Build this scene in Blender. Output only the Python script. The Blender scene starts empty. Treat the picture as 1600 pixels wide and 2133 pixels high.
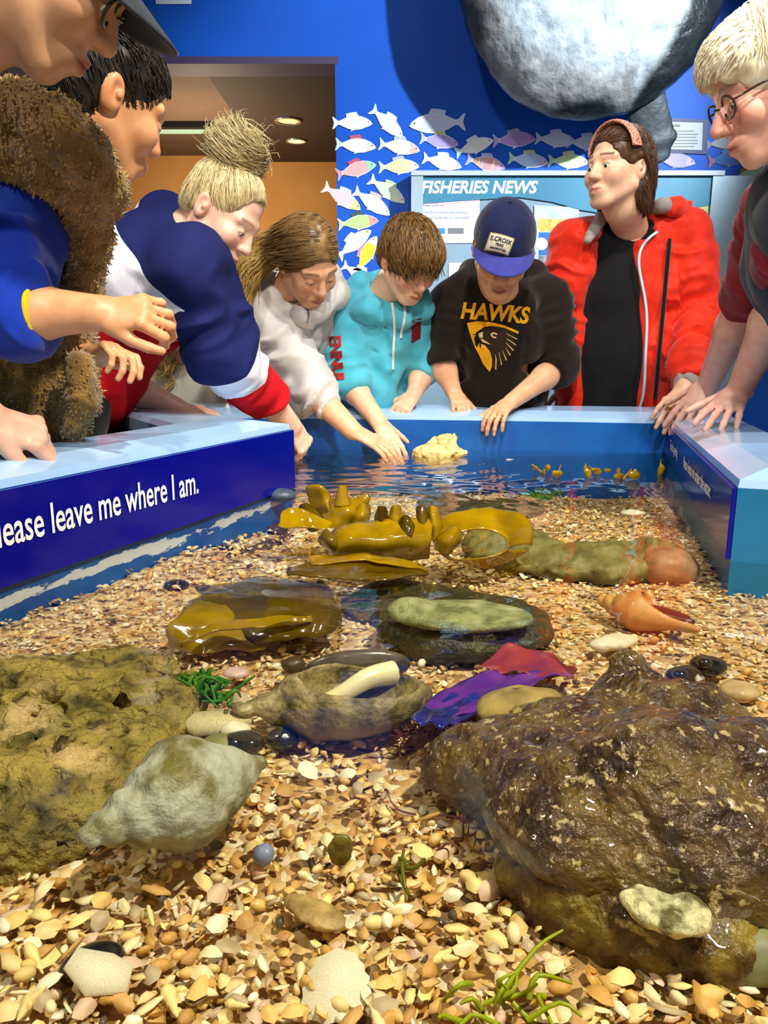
import bpy, bmesh, math, random
import numpy as np
from mathutils import Vector, Matrix, Quaternion
rng = np.random.default_rng(7)
random.seed(7)
scene = bpy.context.scene
COL = scene.collection
R = math.radians
# ------------------------------------------------------------------ camera
TH = R(12.56); CAMZ = 0.33; FPX = 1600.0
cam_d = bpy.data.cameras.new('camera'); cam = bpy.data.objects.new('camera', cam_d); COL.objects.link(cam)
cam.location = (0, 0, CAMZ); cam.rotation_euler = (math.pi/2 - TH, 0, 0)
cam_d.sensor_fit = 'HORIZONTAL'; cam_d.sensor_width = 36; cam_d.lens = 36.0
cam_d.clip_start = 0.02; cam_d.clip_end = 60
scene.camera = cam
# ------------------------------------------------------------------ world, exposure
w = bpy.data.worlds.new('world'); scene.world = w; w.use_nodes = True
w.node_tree.nodes['Background'].inputs[0].default_value = (0.80, 0.86, 1.0, 1)
w.node_tree.nodes['Background'].inputs[1].default_value = 0.27
scene.view_settings.view_transform = 'Standard'; scene.view_settings.look = 'None'
scene.view_settings.gamma = 1.0; scene.view_settings.exposure = 0.55
scene.view_settings.use_curve_mapping = False
# ------------------------------------------------------------------ ceiling spotlights (the room's lamps) and one added face fill
def spot(loc, target, energy, color, size=75, blend=.6, rad=.05):
    l = bpy.data.lights.new('ceiling_or_fill_spot', 'SPOT'); l.energy = energy; l.color = color
    l.spot_size = R(size); l.spot_blend = blend; l.shadow_soft_size = rad
    o = bpy.data.objects.new('ceiling_or_fill_light', l); COL.objects.link(o); o.location = loc
    o.rotation_euler = (Vector(target) - Vector(loc)).to_track_quat('-Z', 'Y').to_euler()
    return o
WARM = (1.0, .90, .74); NEUT = (1.0, .96, .90); COOL = (.80, .90, 1.0)
SPOTS = [((.95, .10, 2.25), (.15, .85, 0), 250, WARM, 66),      # over the shell bed
         ((-1.05, .35, 2.25), (-.25, 1.35, .2), 58, WARM, 80),   # over the left rim and people
         ((.35, .95, 2.30), (-.15, 2.45, .2), 105, NEUT, 66),     # far rim, children
         ((1.65, 1.05, 2.30), (.95, 2.5, .3), 85, NEUT, 64),     # red jacket, right rim
         ((2.30, 1.20, 2.20), (.38, 3.7, 1.12), 560, COOL, 42),  # mural wash, throws the sunfish shadow
         ((-.3, 1.9, 2.32), (.05, 3.75, 1.0), 22, COOL, 70),
         ((.1, -.9, 2.25), (0, 2.2, .22), 150, NEUT, 42)]         # added fill from behind the camera to brighten the faces
for s_ in SPOTS: spot(s_[0], s_[1], s_[2], s_[3], s_[4])
# ------------------------------------------------------------------ view helpers: a picture point at a chosen real distance
def ray(px, py):
    a = (px-800)/FPX; b = (1066.5-py)/FPX
    return np.array([a, math.cos(TH)+b*math.sin(TH), -math.sin(TH)+b*math.cos(TH)])
C0 = np.array([0, 0, CAMZ])
def P(px, py, Y): d = ray(px, py); return C0 + d*(Y/d[1])
def PZ(px, py, z): d = ray(px, py); return C0 + d*((z-CAMZ)/d[2])
def PPL(px, py, p0, n): d = ray(px, py); return C0 + d*(np.dot(np.array(p0)-C0, n)/np.dot(d, n))
def V3(*a): return np.array(a, float)
def nrm(v): v = np.asarray(v, float); return v/(np.linalg.norm(v)+1e-12)
# ------------------------------------------------------------------ objects, tags
def link(o, parent=None):
    COL.objects.link(o)
    if parent is not None: o.parent = parent
    return o
def tag(o, label=None, cat=None, group=None, kind=None):
    if label: o['label'] = label
    if cat: o['category'] = cat
    if group: o['group'] = group
    if kind: o['kind'] = kind
    return o
def empty(name, loc=(0, 0, 0)):
    o = bpy.data.objects.new(name, None); o.location = loc; o.empty_display_size = .05
    return link(o)
def mesh_np(name, V, Fq, smooth=True, mat=None):
    V = np.asarray(V, np.float32); Fq = np.asarray(Fq, np.int32)
    me = bpy.data.meshes.new(name); n = len(Fq); k = Fq.shape[1]
    me.vertices.add(len(V)); me.vertices.foreach_set('co', V.ravel())
    me.loops.add(n*k); me.loops.foreach_set('vertex_index', Fq.ravel())
    me.polygons.add(n); me.polygons.foreach_set('loop_start', np.arange(0, n*k, k, dtype=np.int32))
    me.polygons.foreach_set('use_smooth', np.full(n, smooth, bool))
    me.update(calc_edges=True); me.validate()
    if mat: me.materials.append(mat)
    return me
def pyd(name, V, Fs, mat=None, smooth=False):
    me = bpy.data.meshes.new(name); me.from_pydata([tuple(map(float, v)) for v in V], [], [tuple(f) for f in Fs]); me.update()
    if smooth: me.polygons.foreach_set('use_smooth', np.full(len(me.polygons), True, bool))
    if mat: me.materials.append(mat)
    return me
def ob(name, me, parent=None, keep_world=True):
    o = bpy.data.objects.new(name, me); link(o)
    if parent is not None:
        o.parent = parent
        o.matrix_parent_inverse = Matrix.Translation(parent.location).inverted()
    return o
def fattr(me, name, vals):
    a = me.attributes.new(name, 'FLOAT', 'POINT'); a.data.foreach_set('value', np.asarray(vals, np.float32))
def cattr(me, vals, name='col'):
    vals = np.asarray(vals, np.float32)
    if vals.shape[1] == 3: vals = np.concatenate([vals, np.ones((len(vals), 1), np.float32)], 1)
    a = me.color_attributes.new(name, 'FLOAT_COLOR', 'POINT'); a.data.foreach_set('color', vals.ravel())
def normals(me):
    a = np.empty(len(me.vertices)*3, np.float32); me.vertex_normals.foreach_get('vector', a); return a.reshape(-1, 3)
def coords(me):
    a = np.empty(len(me.vertices)*3, np.float32); me.vertices.foreach_get('co', a); return a.reshape(-1, 3)
def setco(me, V): me.vertices.foreach_set('co', np.asarray(V, np.float32).ravel()); me.update()
# ------------------------------------------------------------------ noise
def _h(i, j, k):
    n = (i*374761393 + j*668265263 + k*1274126177) & 0xffffffff
    n = ((n ^ (n >> 13))*1274126177) & 0xffffffff
    return ((n ^ (n >> 16)) & 0xffff)/32767.5 - 1
def vn(p):
    p = np.asarray(p, np.float64); f = np.floor(p); i = f.astype(np.int64); t = p-f; t = t*t*(3-2*t)
    r = 0
    for a in (0, 1):
        wa = t[..., 0] if a else 1-t[..., 0]
        for b in (0, 1):
            wb = t[..., 1] if b else 1-t[..., 1]
            for c in (0, 1):
                wc = t[..., 2] if c else 1-t[..., 2]
                r = r + wa*wb*wc*_h(i[..., 0]+a, i[..., 1]+b, i[..., 2]+c)
    return r
def fbm(p, o=4):
    r = 0; a = 1
    for q in range(o): r = r + a*vn(np.asarray(p)*2**q + q*17.3); a *= .5
    return r
# ------------------------------------------------------------------ blended distance-field modeller
class SDF:
    def __init__(s): s.p = []
    def cap(s, a, b, ra, rb=None, k=.012, sub=False):
        rb = ra if rb is None else rb; a = np.asarray(a, float); b = np.asarray(b, float)
        lo = np.minimum(a-ra, b-rb); hi = np.maximum(a+ra, b+rb)
        def f(X):
            ba = b-a; t = np.clip(((X-a) @ ba)/(ba @ ba+1e-12), 0, 1)
            return np.linalg.norm(X-a-t[..., None]*ba, axis=-1) - (ra+(rb-ra)*t)
        s.p.append((f, lo, hi, k, sub)); return s
    def chain(s, pts, rs, k=.012):
        for i in range(len(pts)-1): s.cap(pts[i], pts[i+1], rs[i], rs[i+1], k)
        return s
    def ell(s, c, r, Rm=None, k=.012, sub=False):
        c = np.asarray(c, float); r = np.asarray(r, float); m = r.max()
        Q = None if Rm is None else np.asarray(Rm, float)
        def f(X):
            q = X-c
            if Q is not None: q = q @ Q.T
            k0 = np.linalg.norm(q/r, axis=-1); k1 = np.linalg.norm(q/(r*r), axis=-1)+1e-9
            return np.where(k0 < .05, -r.min(), k0*(k0-1)/k1)
        s.p.append((f, c-m, c+m, k, sub)); return s
    def ecap(s, a, b, L, ra, rb, k=.02, sub=False):
        a = np.asarray(a, float); b = np.asarray(b, float); ax = nrm(b-a); L = np.asarray(L, float)
        L = nrm(L - ax*(L @ ax)); D = np.cross(ax, L); ln = np.linalg.norm(b-a)
        m = max(ra+rb)
        ra = np.array(ra, float); rb = np.array(rb, float)
        def f(X):
            q = X-a; w_ = q @ ax; t = np.clip(w_/ln, 0, 1); e = w_-t*ln
            rx = ra[0]+(rb[0]-ra[0])*t; ry = ra[1]+(rb[1]-ra[1])*t; mn = np.minimum(rx, ry)
            u = (q @ L)/rx; v = (q @ D)/ry; g = e/mn
            k0 = np.sqrt(u*u+v*v+g*g); k1 = np.sqrt((u/rx)**2+(v/ry)**2+(g/mn)**2)+1e-9
            return np.where(k0 < .05, -mn, k0*(k0-1)/k1)
        s.p.append((f, np.minimum(a, b)-m, np.maximum(a, b)+m, k, sub)); return s
    def plane(s, p, n, lo, hi, k=.01):   # cut away everything on the +n side, inside a box
        p = np.asarray(p, float); n = nrm(n)
        s.p.append((lambda X: -((X-p) @ n), np.asarray(lo, float), np.asarray(hi, float), k, True)); return s
    @staticmethod
    def comb(A, d, k, sub):
        if sub:
            h = np.maximum(k-np.abs(A+d), 0)/k; return np.maximum(A, -d)+h*h*k*.25
        h = np.maximum(k-np.abs(A-d), 0)/k; return np.minimum(A, d)-h*h*k*.25
    def ev(s, X):
        A = np.full(X.shape[:-1], 9.)
        for f, lo, hi, k, sub in s.p: A = s.comb(A, f(X), k, sub)
        return A
    def grid(s, h):
        add = [q for q in s.p if not q[4]]
        lo = np.min([q[1] for q in add], 0)-3*h; hi = np.max([q[2] for q in add], 0)+3*h
        n = np.ceil((hi-lo)/h).astype(int)+1
        A = np.full(n, 9., np.float32); ax = [lo[i]+h*np.arange(n[i]) for i in range(3)]
        for f, l, u, k, sub in s.p:
            m = k+2.5*h
            i0 = np.clip(np.floor((l-m-lo)/h).astype(int), 0, n); i1 = np.clip(np.ceil((u+m-lo)/h).astype(int)+1, 0, n)
            if np.any(i1 <= i0): continue
            X = np.stack(np.meshgrid(ax[0][i0[0]:i1[0]], ax[1][i0[1]:i1[1]], ax[2][i0[2]:i1[2]], indexing='ij'), -1)
            sl = (slice(i0[0], i1[0]), slice(i0[1], i1[1]), slice(i0[2], i1[2]))
            A[sl] = s.comb(A[sl], f(X), k, sub)
        return A, lo
    def surf(s, h):
        A, lo = s.grid(h); return snets(np.clip(A, -2*h, 2*h), lo, h)
def snets(A, lo, h):
    S = A < 0
    cs = [(a, b, c) for a in (0, 1) for b in (0, 1) for c in (0, 1)]
    n = np.array(A.shape)-1
    g = lambda M, c: M[c[0]:c[0]+n[0], c[1]:c[1]+n[1], c[2]:c[2]+n[2]]
    cnt = sum(g(S, c).astype(np.int8) for c in cs)
    act = np.argwhere((cnt > 0) & (cnt < 8))
    idx = np.full(n, -1, np.int32); idx[tuple(act.T)] = np.arange(len(act))
    val = {c: A[act[:, 0]+c[0], act[:, 1]+c[1], act[:, 2]+c[2]] for c in cs}
    acc = np.zeros((len(act), 3)); num = np.zeros(len(act))
    for c in cs:
        for ax in range(3):
            if c[ax]: continue
            d = list(c); d[ax] = 1; d = tuple(d)
            va, vb = val[c], val[d]; m = (va < 0) != (vb < 0)
            t = np.where(m, va/np.where(m, va-vb, 1), 0)
            p = np.tile(np.array(c, float), (len(act), 1)); p[:, ax] += t
            acc += p*m[:, None]; num += m
    Vt = lo + h*(act + acc/np.maximum(num, 1)[:, None])
    quads = []
    for ax in range(3):
        u, v = [(1, 2), (2, 0), (0, 1)][ax]
        m = n.copy(); 
        s0 = [slice(0, A.shape[0]), slice(0, A.shape[1]), slice(0, A.shape[2])]
        sa = list(s0); sb = list(s0)
        for q in (u, v): sa[q] = slice(1, A.shape[q]-1); sb[q] = slice(1, A.shape[q]-1)
        sa[ax] = slice(0, A.shape[ax]-1); sb[ax] = slice(1, A.shape[ax])
        Sa = S[tuple(sa)]; Sb = S[tuple(sb)]
        e = np.argwhere(Sa != Sb); flip = Sa[tuple(e.T)]
        e[:, u] += 1; e[:, v] += 1
        def cell(du, dv):
            q = e.copy(); q[:, u] += du; q[:, v] += dv; return idx[tuple(q.T)]
        q = np.stack([cell(-1, -1), cell(0, -1), cell(0, 0), cell(-1, 0)], 1)
        q[~flip] = q[~flip][:, ::-1]
        quads.append(q)
    Q = np.concatenate(quads); Q = Q[(Q >= 0).all(1)]
    return Vt, Q
def merge(parts):
    Vs, Qs, o = [], [], 0
    for Vt, Q in parts: Vs.append(Vt); Qs.append(np.asarray(Q)+o); o += len(Vt)
    return np.concatenate(Vs), np.concatenate(Qs)
# ------------------------------------------------------------------ materials
MATS = {}
def srgb(h):
    if isinstance(h, str):
        h = h.lstrip('#'); c = [int(h[i:i+2], 16)/255 for i in (0, 2, 4)]
    else: c = list(h)
    return tuple(x/12.92 if x <= .04045 else ((x+.055)/1.055)**2.4 for x in c)
def M(name, base='#888888', rough=.5, spec=.5, c2=None, nscale=8, ndet=4, nmix=(.35, .65), bump=None, attr=None, ramp=None,
      metal=0, coat=0, sss=0, trans=0, emit=None, estr=1, c3=None, n3=40, m3=(.6, .7), sheen=0, tl=0, ior=1.45):
    if name in MATS: return MATS[name]
    m = bpy.data.materials.new(name); m.use_nodes = True; nt = m.node_tree; N = nt.nodes; Lk = nt.links
    b = N['Principled BSDF']; c1 = srgb(base)+(1,)
    b.inputs['Base Color'].default_value = c1; b.inputs['Roughness'].default_value = rough
    b.inputs['Specular IOR Level'].default_value = spec; b.inputs['Metallic'].default_value = metal
    b.inputs['Coat Weight'].default_value = coat; b.inputs['Coat Roughness'].default_value = .08
    b.inputs['IOR'].default_value = ior
    if trans: b.inputs['Transmission Weight'].default_value = trans
    if sheen: b.inputs['Sheen Weight'].default_value = sheen
    if sss:
        b.inputs['Subsurface Weight'].default_value = sss; b.inputs['Subsurface Radius'].default_value = (.9, .35, .2); b.inputs['Subsurface Scale'].default_value = .008
    tc = N.new('ShaderNodeTexCoord'); cur = None
    def noise(sc, det=4):
        n = N.new('ShaderNodeTexNoise'); n.inputs['Scale'].default_value = sc; n.inputs['Detail'].default_value = det
        Lk.new(tc.outputs['Object'], n.inputs['Vector']); return n.outputs['Fac']
    def ramp_(fac, stops, interp='LINEAR'):
        r = N.new('ShaderNodeValToRGB'); r.color_ramp.interpolation = interp; e = r.color_ramp.elements
        while len(e) < len(stops): e.new(.5)
        for q, (p_, c_) in zip(e, stops): q.position = p_; q.color = srgb(c_)+(1,) if len(srgb(c_)) == 3 else c_
        Lk.new(fac, r.inputs['Fac']); return r.outputs['Color']
    def mix(a, bcol, fac, mode='MIX'):
        x = N.new('ShaderNodeMix'); x.data_type = 'RGBA'; x.blend_type = mode
        for sock, v in ((x.inputs[6], a), (x.inputs[7], bcol)):
            if isinstance(v, tuple): sock.default_value = v
            else: Lk.new(v, sock)
        if isinstance(fac, (int, float)): x.inputs[0].default_value = fac
        else: Lk.new(fac, x.inputs[0])
        return x.outputs[2]
    if attr:
        a = N.new('ShaderNodeAttribute'); a.attribute_name = attr
        cur = ramp_(a.outputs['Fac'], ramp, 'CONSTANT' if ramp and len(ramp) > 2 and ramp[0][0] == 0 and getattr(ramp, 'const', True) and attr == 'zone' else 'LINEAR') if ramp else a.outputs['Color']
    if c2:
        f = noise(nscale, ndet); rr = N.new('ShaderNodeMapRange'); rr.inputs[1].default_value = nmix[0]; rr.inputs[2].default_value = nmix[1]
        Lk.new(f, rr.inputs[0])
        if cur is None: cur = mix(c1, srgb(c2)+(1,), rr.outputs[0])
        else: cur = mix(cur, srgb(c2)+(1,), rr.outputs[0], 'MULTIPLY')
    if c3:
        f = noise(n3, 3); rr = N.new('ShaderNodeMapRange'); rr.inputs[1].default_value = m3[0]; rr.inputs[2].default_value = m3[1]
        Lk.new(f, rr.inputs[0]); cur = mix(cur if cur is not None else c1, srgb(c3)+(1,), rr.outputs[0])
    if cur is not None: Lk.new(cur, b.inputs['Base Color'])
    if bump:
        f = noise(bump[0], 5); bn = N.new('ShaderNodeBump'); bn.inputs['Strength'].default_value = bump[1]; bn.inputs['Distance'].default_value = bump[2]
        Lk.new(f, bn.inputs['Height']); Lk.new(bn.outputs[0], b.inputs['Normal'])
    if emit:
        b.inputs['Emission Color'].default_value = srgb(emit)+(1,); b.inputs['Emission Strength'].default_value = estr
    if tl:
        t = N.new('ShaderNodeBsdfTranslucent'); mx = N.new('ShaderNodeMixShader'); mx.inputs[0].default_value = tl
        if cur is not None: Lk.new(cur, t.inputs[0])
        else: t.inputs[0].default_value = c1
        Lk.new(b.outputs[0], mx.inputs[1]); Lk.new(t.outputs[0], mx.inputs[2]); Lk.new(mx.outputs[0], N['Material Output'].inputs[0])
    MATS[name] = m; return m
# ------------------------------------------------------------------ flat shapes and lettering
def text_np(s, size=1., bold=0., shear=0., align='LEFT', sp=1.):
    cu = bpy.data.curves.new('t', 'FONT'); cu.body = s; cu.size = size; cu.offset = bold; cu.shear = shear
    cu.align_x = align; cu.space_character = sp; cu.resolution_u = 3
    o = bpy.data.objects.new('t', cu); COL.objects.link(o)
    dg = bpy.context.evaluated_depsgraph_get(); dg.update()
    me = bpy.data.meshes.new_from_object(o.evaluated_get(dg))
    bpy.data.objects.remove(o); bpy.data.curves.remove(cu)
    return me
def place_mesh(me, M4): me.transform(Matrix([list(r) for r in M4])); me.update(); return me
def frame4(o, x, y, z):
    m = np.eye(4); m[:3, 0] = x; m[:3, 1] = y; m[:3, 2] = z; m[:3, 3] = o; return m
def box_me(name, c, size, mat=None, bev=.0, rotz=0):
    bm = bmesh.new(); bmesh.ops.create_cube(bm, size=1); bmesh.ops.scale(bm, vec=size, verts=bm.verts)
    if bev: bmesh.ops.bevel(bm, geom=list(bm.edges), offset=bev, segments=2, affect='EDGES', profile=.5)
    if rotz: bmesh.ops.rotate(bm, cent=(0, 0, 0), matrix=Matrix.Rotation(rotz, 3, 'Z'), verts=bm.verts)
    bmesh.ops.translate(bm, vec=c, verts=bm.verts)
    me = bpy.data.meshes.new(name); bm.to_mesh(me); bm.free()
    if mat: me.materials.append(mat)
    return me
def poly_me(name, pts, thick, M4, mat=None):
    """flat outline (2-D points) given a thickness and put on the plane M4"""
    bm = bmesh.new(); vs = [bm.verts.new((p[0], p[1], 0)) for p in pts]; f = bm.faces.new(vs)
    bmesh.ops.recalc_face_normals(bm, faces=[f])
    if f.normal.z < 0: bmesh.ops.reverse_faces(bm, faces=[f])
    if thick:
        e = bmesh.ops.extrude_face_region(bm, geom=[f]); vv = [g for g in e['geom'] if isinstance(g, bmesh.types.BMVert)]
        bmesh.ops.translate(bm, vec=(0, 0, thick), verts=vv); bmesh.ops.recalc_face_normals(bm, faces=bm.faces)
    bmesh.ops.triangulate(bm, faces=[g for g in bm.faces if len(g.verts) > 4])
    me = bpy.data.meshes.new(name); bm.to_mesh(me); bm.free(); place_mesh(me, M4)
    if mat: me.materials.append(mat)
    return me
def tube_np(pts, rs, n=5, close=True):
    pts = np.asarray(pts, float); m = len(pts); rs = np.broadcast_to(np.asarray(rs, float), (m,))
    T = np.gradient(pts, axis=0); T /= np.linalg.norm(T, axis=1)[:, None]+1e-9
    up = np.array([0, 0, 1.]) if abs(T[0] @ [0, 0, 1]) < .9 else np.array([1., 0, 0])
    Vs = []
    for i in range(m):
        u = nrm(np.cross(T[i], up)); v = np.cross(u, T[i]); up = v
        a = np.arange(n)*2*np.pi/n
        Vs.append(pts[i]+rs[i]*(np.cos(a)[:, None]*u+np.sin(a)[:, None]*v))
    Vs = np.concatenate(Vs); Q = []
    for i in range(m-1):
        for j in range(n): Q.append((i*n+j, i*n+(j+1) % n, (i+1)*n+(j+1) % n, (i+1)*n+j))
    return Vs, np.array(Q)
def spline(pts, n=40):
    pts = np.asarray(pts, float); m = len(pts); t = np.linspace(0, m-1-1e-6, n); i = t.astype(int); f = (t-i)[:, None]
    g = lambda k: pts[np.clip(i+k, 0, m-1)]
    p0, p1, p2, p3 = g(-1), g(0), g(1), g(2)
    return .5*((2*p1)+(-p0+p2)*f+(2*p0-5*p1+4*p2-p3)*f*f+(-p0+3*p1-3*p2+p3)*f**3)
# ================================================================== ROOM
FLOOR = -.72; CEIL = 2.42; WALLY = 3.70
m_wall = M('mural_blue', '#0c5cc8', .55, .3, c2='#0a48aa', nscale=1.3, nmix=(.35, .75), bump=(60, .05, .002))
m_floor = M('vinyl_floor', '#2a2c33', .4, c2='#34363c', nscale=6)
m_ceil = M('ceiling_dark', '#1b1c22', .9)
def struct(name, me): return tag(ob(name, me), kind='structure')
DX = float(P(700, 300, WALLY)[0]); LZ = 1.54
struct('floor', box_me('floor', (0, 2.2, FLOOR-.03), (9, 9, .06), m_floor))
struct('ceiling', box_me('ceiling', (0, 1.2, CEIL+.03), (9, 5.2, .06), m_ceil))
struct('wall_back', box_me('wall_back', ((DX+4.2)/2, WALLY+.08, (CEIL+FLOOR)/2), (4.2-DX, .16, CEIL-FLOOR), m_wall))
struct('wall_back_lintel', box_me('wall_back_lintel', ((DX-4.2)/2, WALLY+.08, (CEIL+LZ)/2), (4.2+DX, .16, CEIL-LZ), m_wall))
m_brown = M('corridor_ceiling_brown', '#6b5340', .8, c2='#5a4436', nscale=2)
m_dbrown = M('corridor_bulkhead_brown', '#3a2a22', .8)
m_tan = M('corridor_wall_orange', '#d79a55', .7, c2='#c98a48', nscale=2)
m_lilac = M('corridor_bulkhead_lilac', '#8f7a74', .8)
struct('ceiling_corridor', box_me('ceiling_corridor', (-2.3, 4.75, 1.60), (4.1, 1.85, .08), m_brown))
struct('wall_corridor', box_me('wall_corridor', (-2.0, 5.68, .4), (4.6, .1, 2.4), m_tan))
struct('wall_corridor_side', box_me('wall_corridor_side', (DX+.06, 4.77, .4), (.1, 1.8, 2.3), m_dbrown))
# darker bulkhead on the right of the corridor ceiling, with two downlights
bx0 = float(PZ(517, 280, 1.53)[0])
struct('ceiling_bulkhead', box_me('ceiling_bulkhead', ((bx0+DX)/2+.2, 4.74, 1.55), (DX-bx0+.4, 1.8, .06), m_dbrown))
struct('trim_1', box_me('trim_1', (-2.2, WALLY+.08, LZ-.015), (4.0, .165, .03), M('lintel_purple', '#4a3a58', .7)))
# recessed light trough
ta, tb = PZ(300, 243, 1.555), PZ(514, 263, 1.555)
tl = empty('ceiling_light_trough', ((ta[0]+tb[0])/2, (ta[1]+tb[1])/2, 1.55))
tag(tl, 'long recessed light trough with pale green glow in the brown corridor ceiling', 'ceiling light')
ob('housing', box_me('housing', (-1.25, ta[1]+.13, 1.545), (1.5, .05, .035), M('trough_black', '#0c0e0c', .6)), tl)
ob('diffuser', box_me('diffuser', (-1.25, ta[1]+.26, 1.552), (1.5, .14, .012), M('trough_glow', '#7f9a84', .5, emit='#9fc0a4', estr=.55)), tl)
for i, (px, py, lab) in enumerate([(600, 251, 'round recessed downlight with a mirrored rim in the corridor bulkhead'), (617, 293, 'plain glowing round downlight deeper in the corridor bulkhead')]):
    c = PZ(px, py, 1.518); rr = .075 if i == 0 else .062
    dl = empty('downlight', tuple(c)); tag(dl, lab, 'downlight')
    a = np.arange(32)*2*np.pi/32; ring = []; fs = []
    for k, (r_, z_) in enumerate([(rr, 1.518), (rr, 1.511), (rr*.82, 1.511), (rr*.74, 1.545)]):
        ring += [(c[0]+r_*math.cos(t), c[1]+r_*math.sin(t), z_) for t in a]
    for k in range(3): fs += [(k*32+j, k*32+(j+1) % 32, (k+1)*32+(j+1) % 32, (k+1)*32+j) for j in range(32)]
    ob('rim', pyd('rim', ring, fs, M('chrome_rim', '#e8e0d0', .18, metal=.9), True), dl)
    ob('lamp', pyd('lamp', [(c[0]+rr*.8*math.cos(t), c[1]+rr*.8*math.sin(t), 1.5135 if i else 1.517) for t in a], [tuple(range(32))], M('lamp_glow%d' % i, '#f5e3a0', .4, emit='#f6e2a0', estr=.9 if i else .35)), dl)
lc = bpy.data.lights.new('corridor_fill', 'POINT'); lc.energy = 26; lc.shadow_soft_size = .05; lc.color = (1, .80, .52)  # added point fill in mid-air to brighten the corridor, no fixture there
lo_ = bpy.data.objects.new('corridor_fill_light', lc); COL.objects.link(lo_); lo_.location = (-1.0, 4.6, 1.0)
# grey display counter at the end of the corridor
dc = tag(ob('display_counter', box_me('display_counter', (-.62, 5.35, -.01), (.76, .4, 1.42), M('counter_grey', '#8d8f86', .5), .01)), 'grey display counter standing in the orange corridor', 'counter')
ob('counter_top', box_me('counter_top', (-.62, 5.34, .715), (.78, .44, .03), M('counter_top', '#5e625c', .4), .005), dc)

# ================================================================== TOUCH TANK
IN = [V3(-1.04, -.2, .147), V3(-.211, 1.735, .147), V3(-.582, 2.37, .11), V3(.852, 2.30, .10), V3(.533, 1.137, .126), V3(1.45, .80, .126)]
OUT = [V3(-1.195, -.134, .147), V3(-.445, 1.612, .147), V3(-.95, 2.53, .12), V3(1.05, 2.47, .11), V3(.73, 1.26, .13), V3(1.52, .97, .13)]
def inside(px, py, poly):
    r = np.zeros(np.shape(px), bool); n = len(poly)
    for i in range(n):
        x1, y1 = poly[i][:2]; x2, y2 = poly[(i+1) % n][:2]
        c = ((y1 > py) != (y2 > py)) & (px < (x2-x1)*(py-y1)/(y2-y1+1e-12)+x1); r ^= c
    return r
TANKPOLY = [p for p in IN] + [V3(1.45, -.35, 0), V3(-1.1, -.35, 0)]
m_rim = M('rim_light_blue', '#a9cdf3', .22, .5, c2='#93bdec', nscale=5, nmix=(.3, .8), coat=.4)
m_in = M('tank_blue_paint', '#0b5fb0', .35, .5, c2='#0a4fa2', nscale=9, coat=.2, bump=(30, .08, .003))
m_inr = M('tank_teal_paint', '#0d74a8', .35, .5, c2='#0b689c', nscale=9, coat=.2)
m_out = M('tank_outer_navy', '#10264f', .45, c2='#0c1d40', nscale=5)
# left tank wall: blue paint with a chalky worn band just under the waterline
def worn():
    m = M('tank_wall_worn', '#0b60a8', .4, c2='#0a4f98', nscale=8, coat=.2); nt = m.node_tree; N = nt.nodes; L = nt.links
    b = N['Principled BSDF']; old = b.inputs['Base Color'].links[0].from_socket
    tc = N.new('ShaderNodeTexCoord'); mp = N.new('ShaderNodeMapping'); mp.inputs['Scale'].default_value = (9, 9, 34)
    L.new(tc.outputs['Object'], mp.inputs[0]); n = N.new('ShaderNodeTexNoise'); n.inputs['Scale'].default_value = 1; n.inputs['Detail'].default_value = 6; n.inputs['Roughness'].default_value = .65
    L.new(mp.outputs[0], n.inputs[0]); sx = N.new('ShaderNodeSeparateXYZ'); L.new(tc.outputs['Object'], sx.inputs[0])
    d = N.new('ShaderNodeMath'); d.operation = 'ADD'; d.inputs[1].default_value = .021; L.new(sx.outputs[2], d.inputs[0])
    a = N.new('ShaderNodeMath'); a.operation = 'ABSOLUTE'; L.new(d.outputs[0], a.inputs[0])
    r = N.new('ShaderNodeMapRange'); r.inputs[1].default_value = 0; r.inputs[2].default_value = .022; r.inputs[3].default_value = .12; r.inputs[4].default_value = -.22; L.new(a.outputs[0], r.inputs[0])
    s = N.new('ShaderNodeMath'); L.new(n.outputs[0], s.inputs[0]); L.new(r.outputs[0], s.inputs[1])
    t = N.new('ShaderNodeMapRange'); t.inputs[1].default_value = .51; t.inputs[2].default_value = .535; L.new(s.outputs[0], t.inputs[0])
    x = N.new('ShaderNodeMix'); x.data_type = 'RGBA'; L.new(t.outputs[0], x.inputs[0]); L.new(old, x.inputs[6]); x.inputs[7].default_value = srgb('#cfd8d8')+(1,)
    L.new(x.outputs[2], b.inputs['Base Color']); return m
m_worn = worn()
tank = empty('touch_tank', (0, 1.2, FLOOR)); tag(tank, 'blue walled touch tank with a wide light blue rim', 'touch tank')
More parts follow.
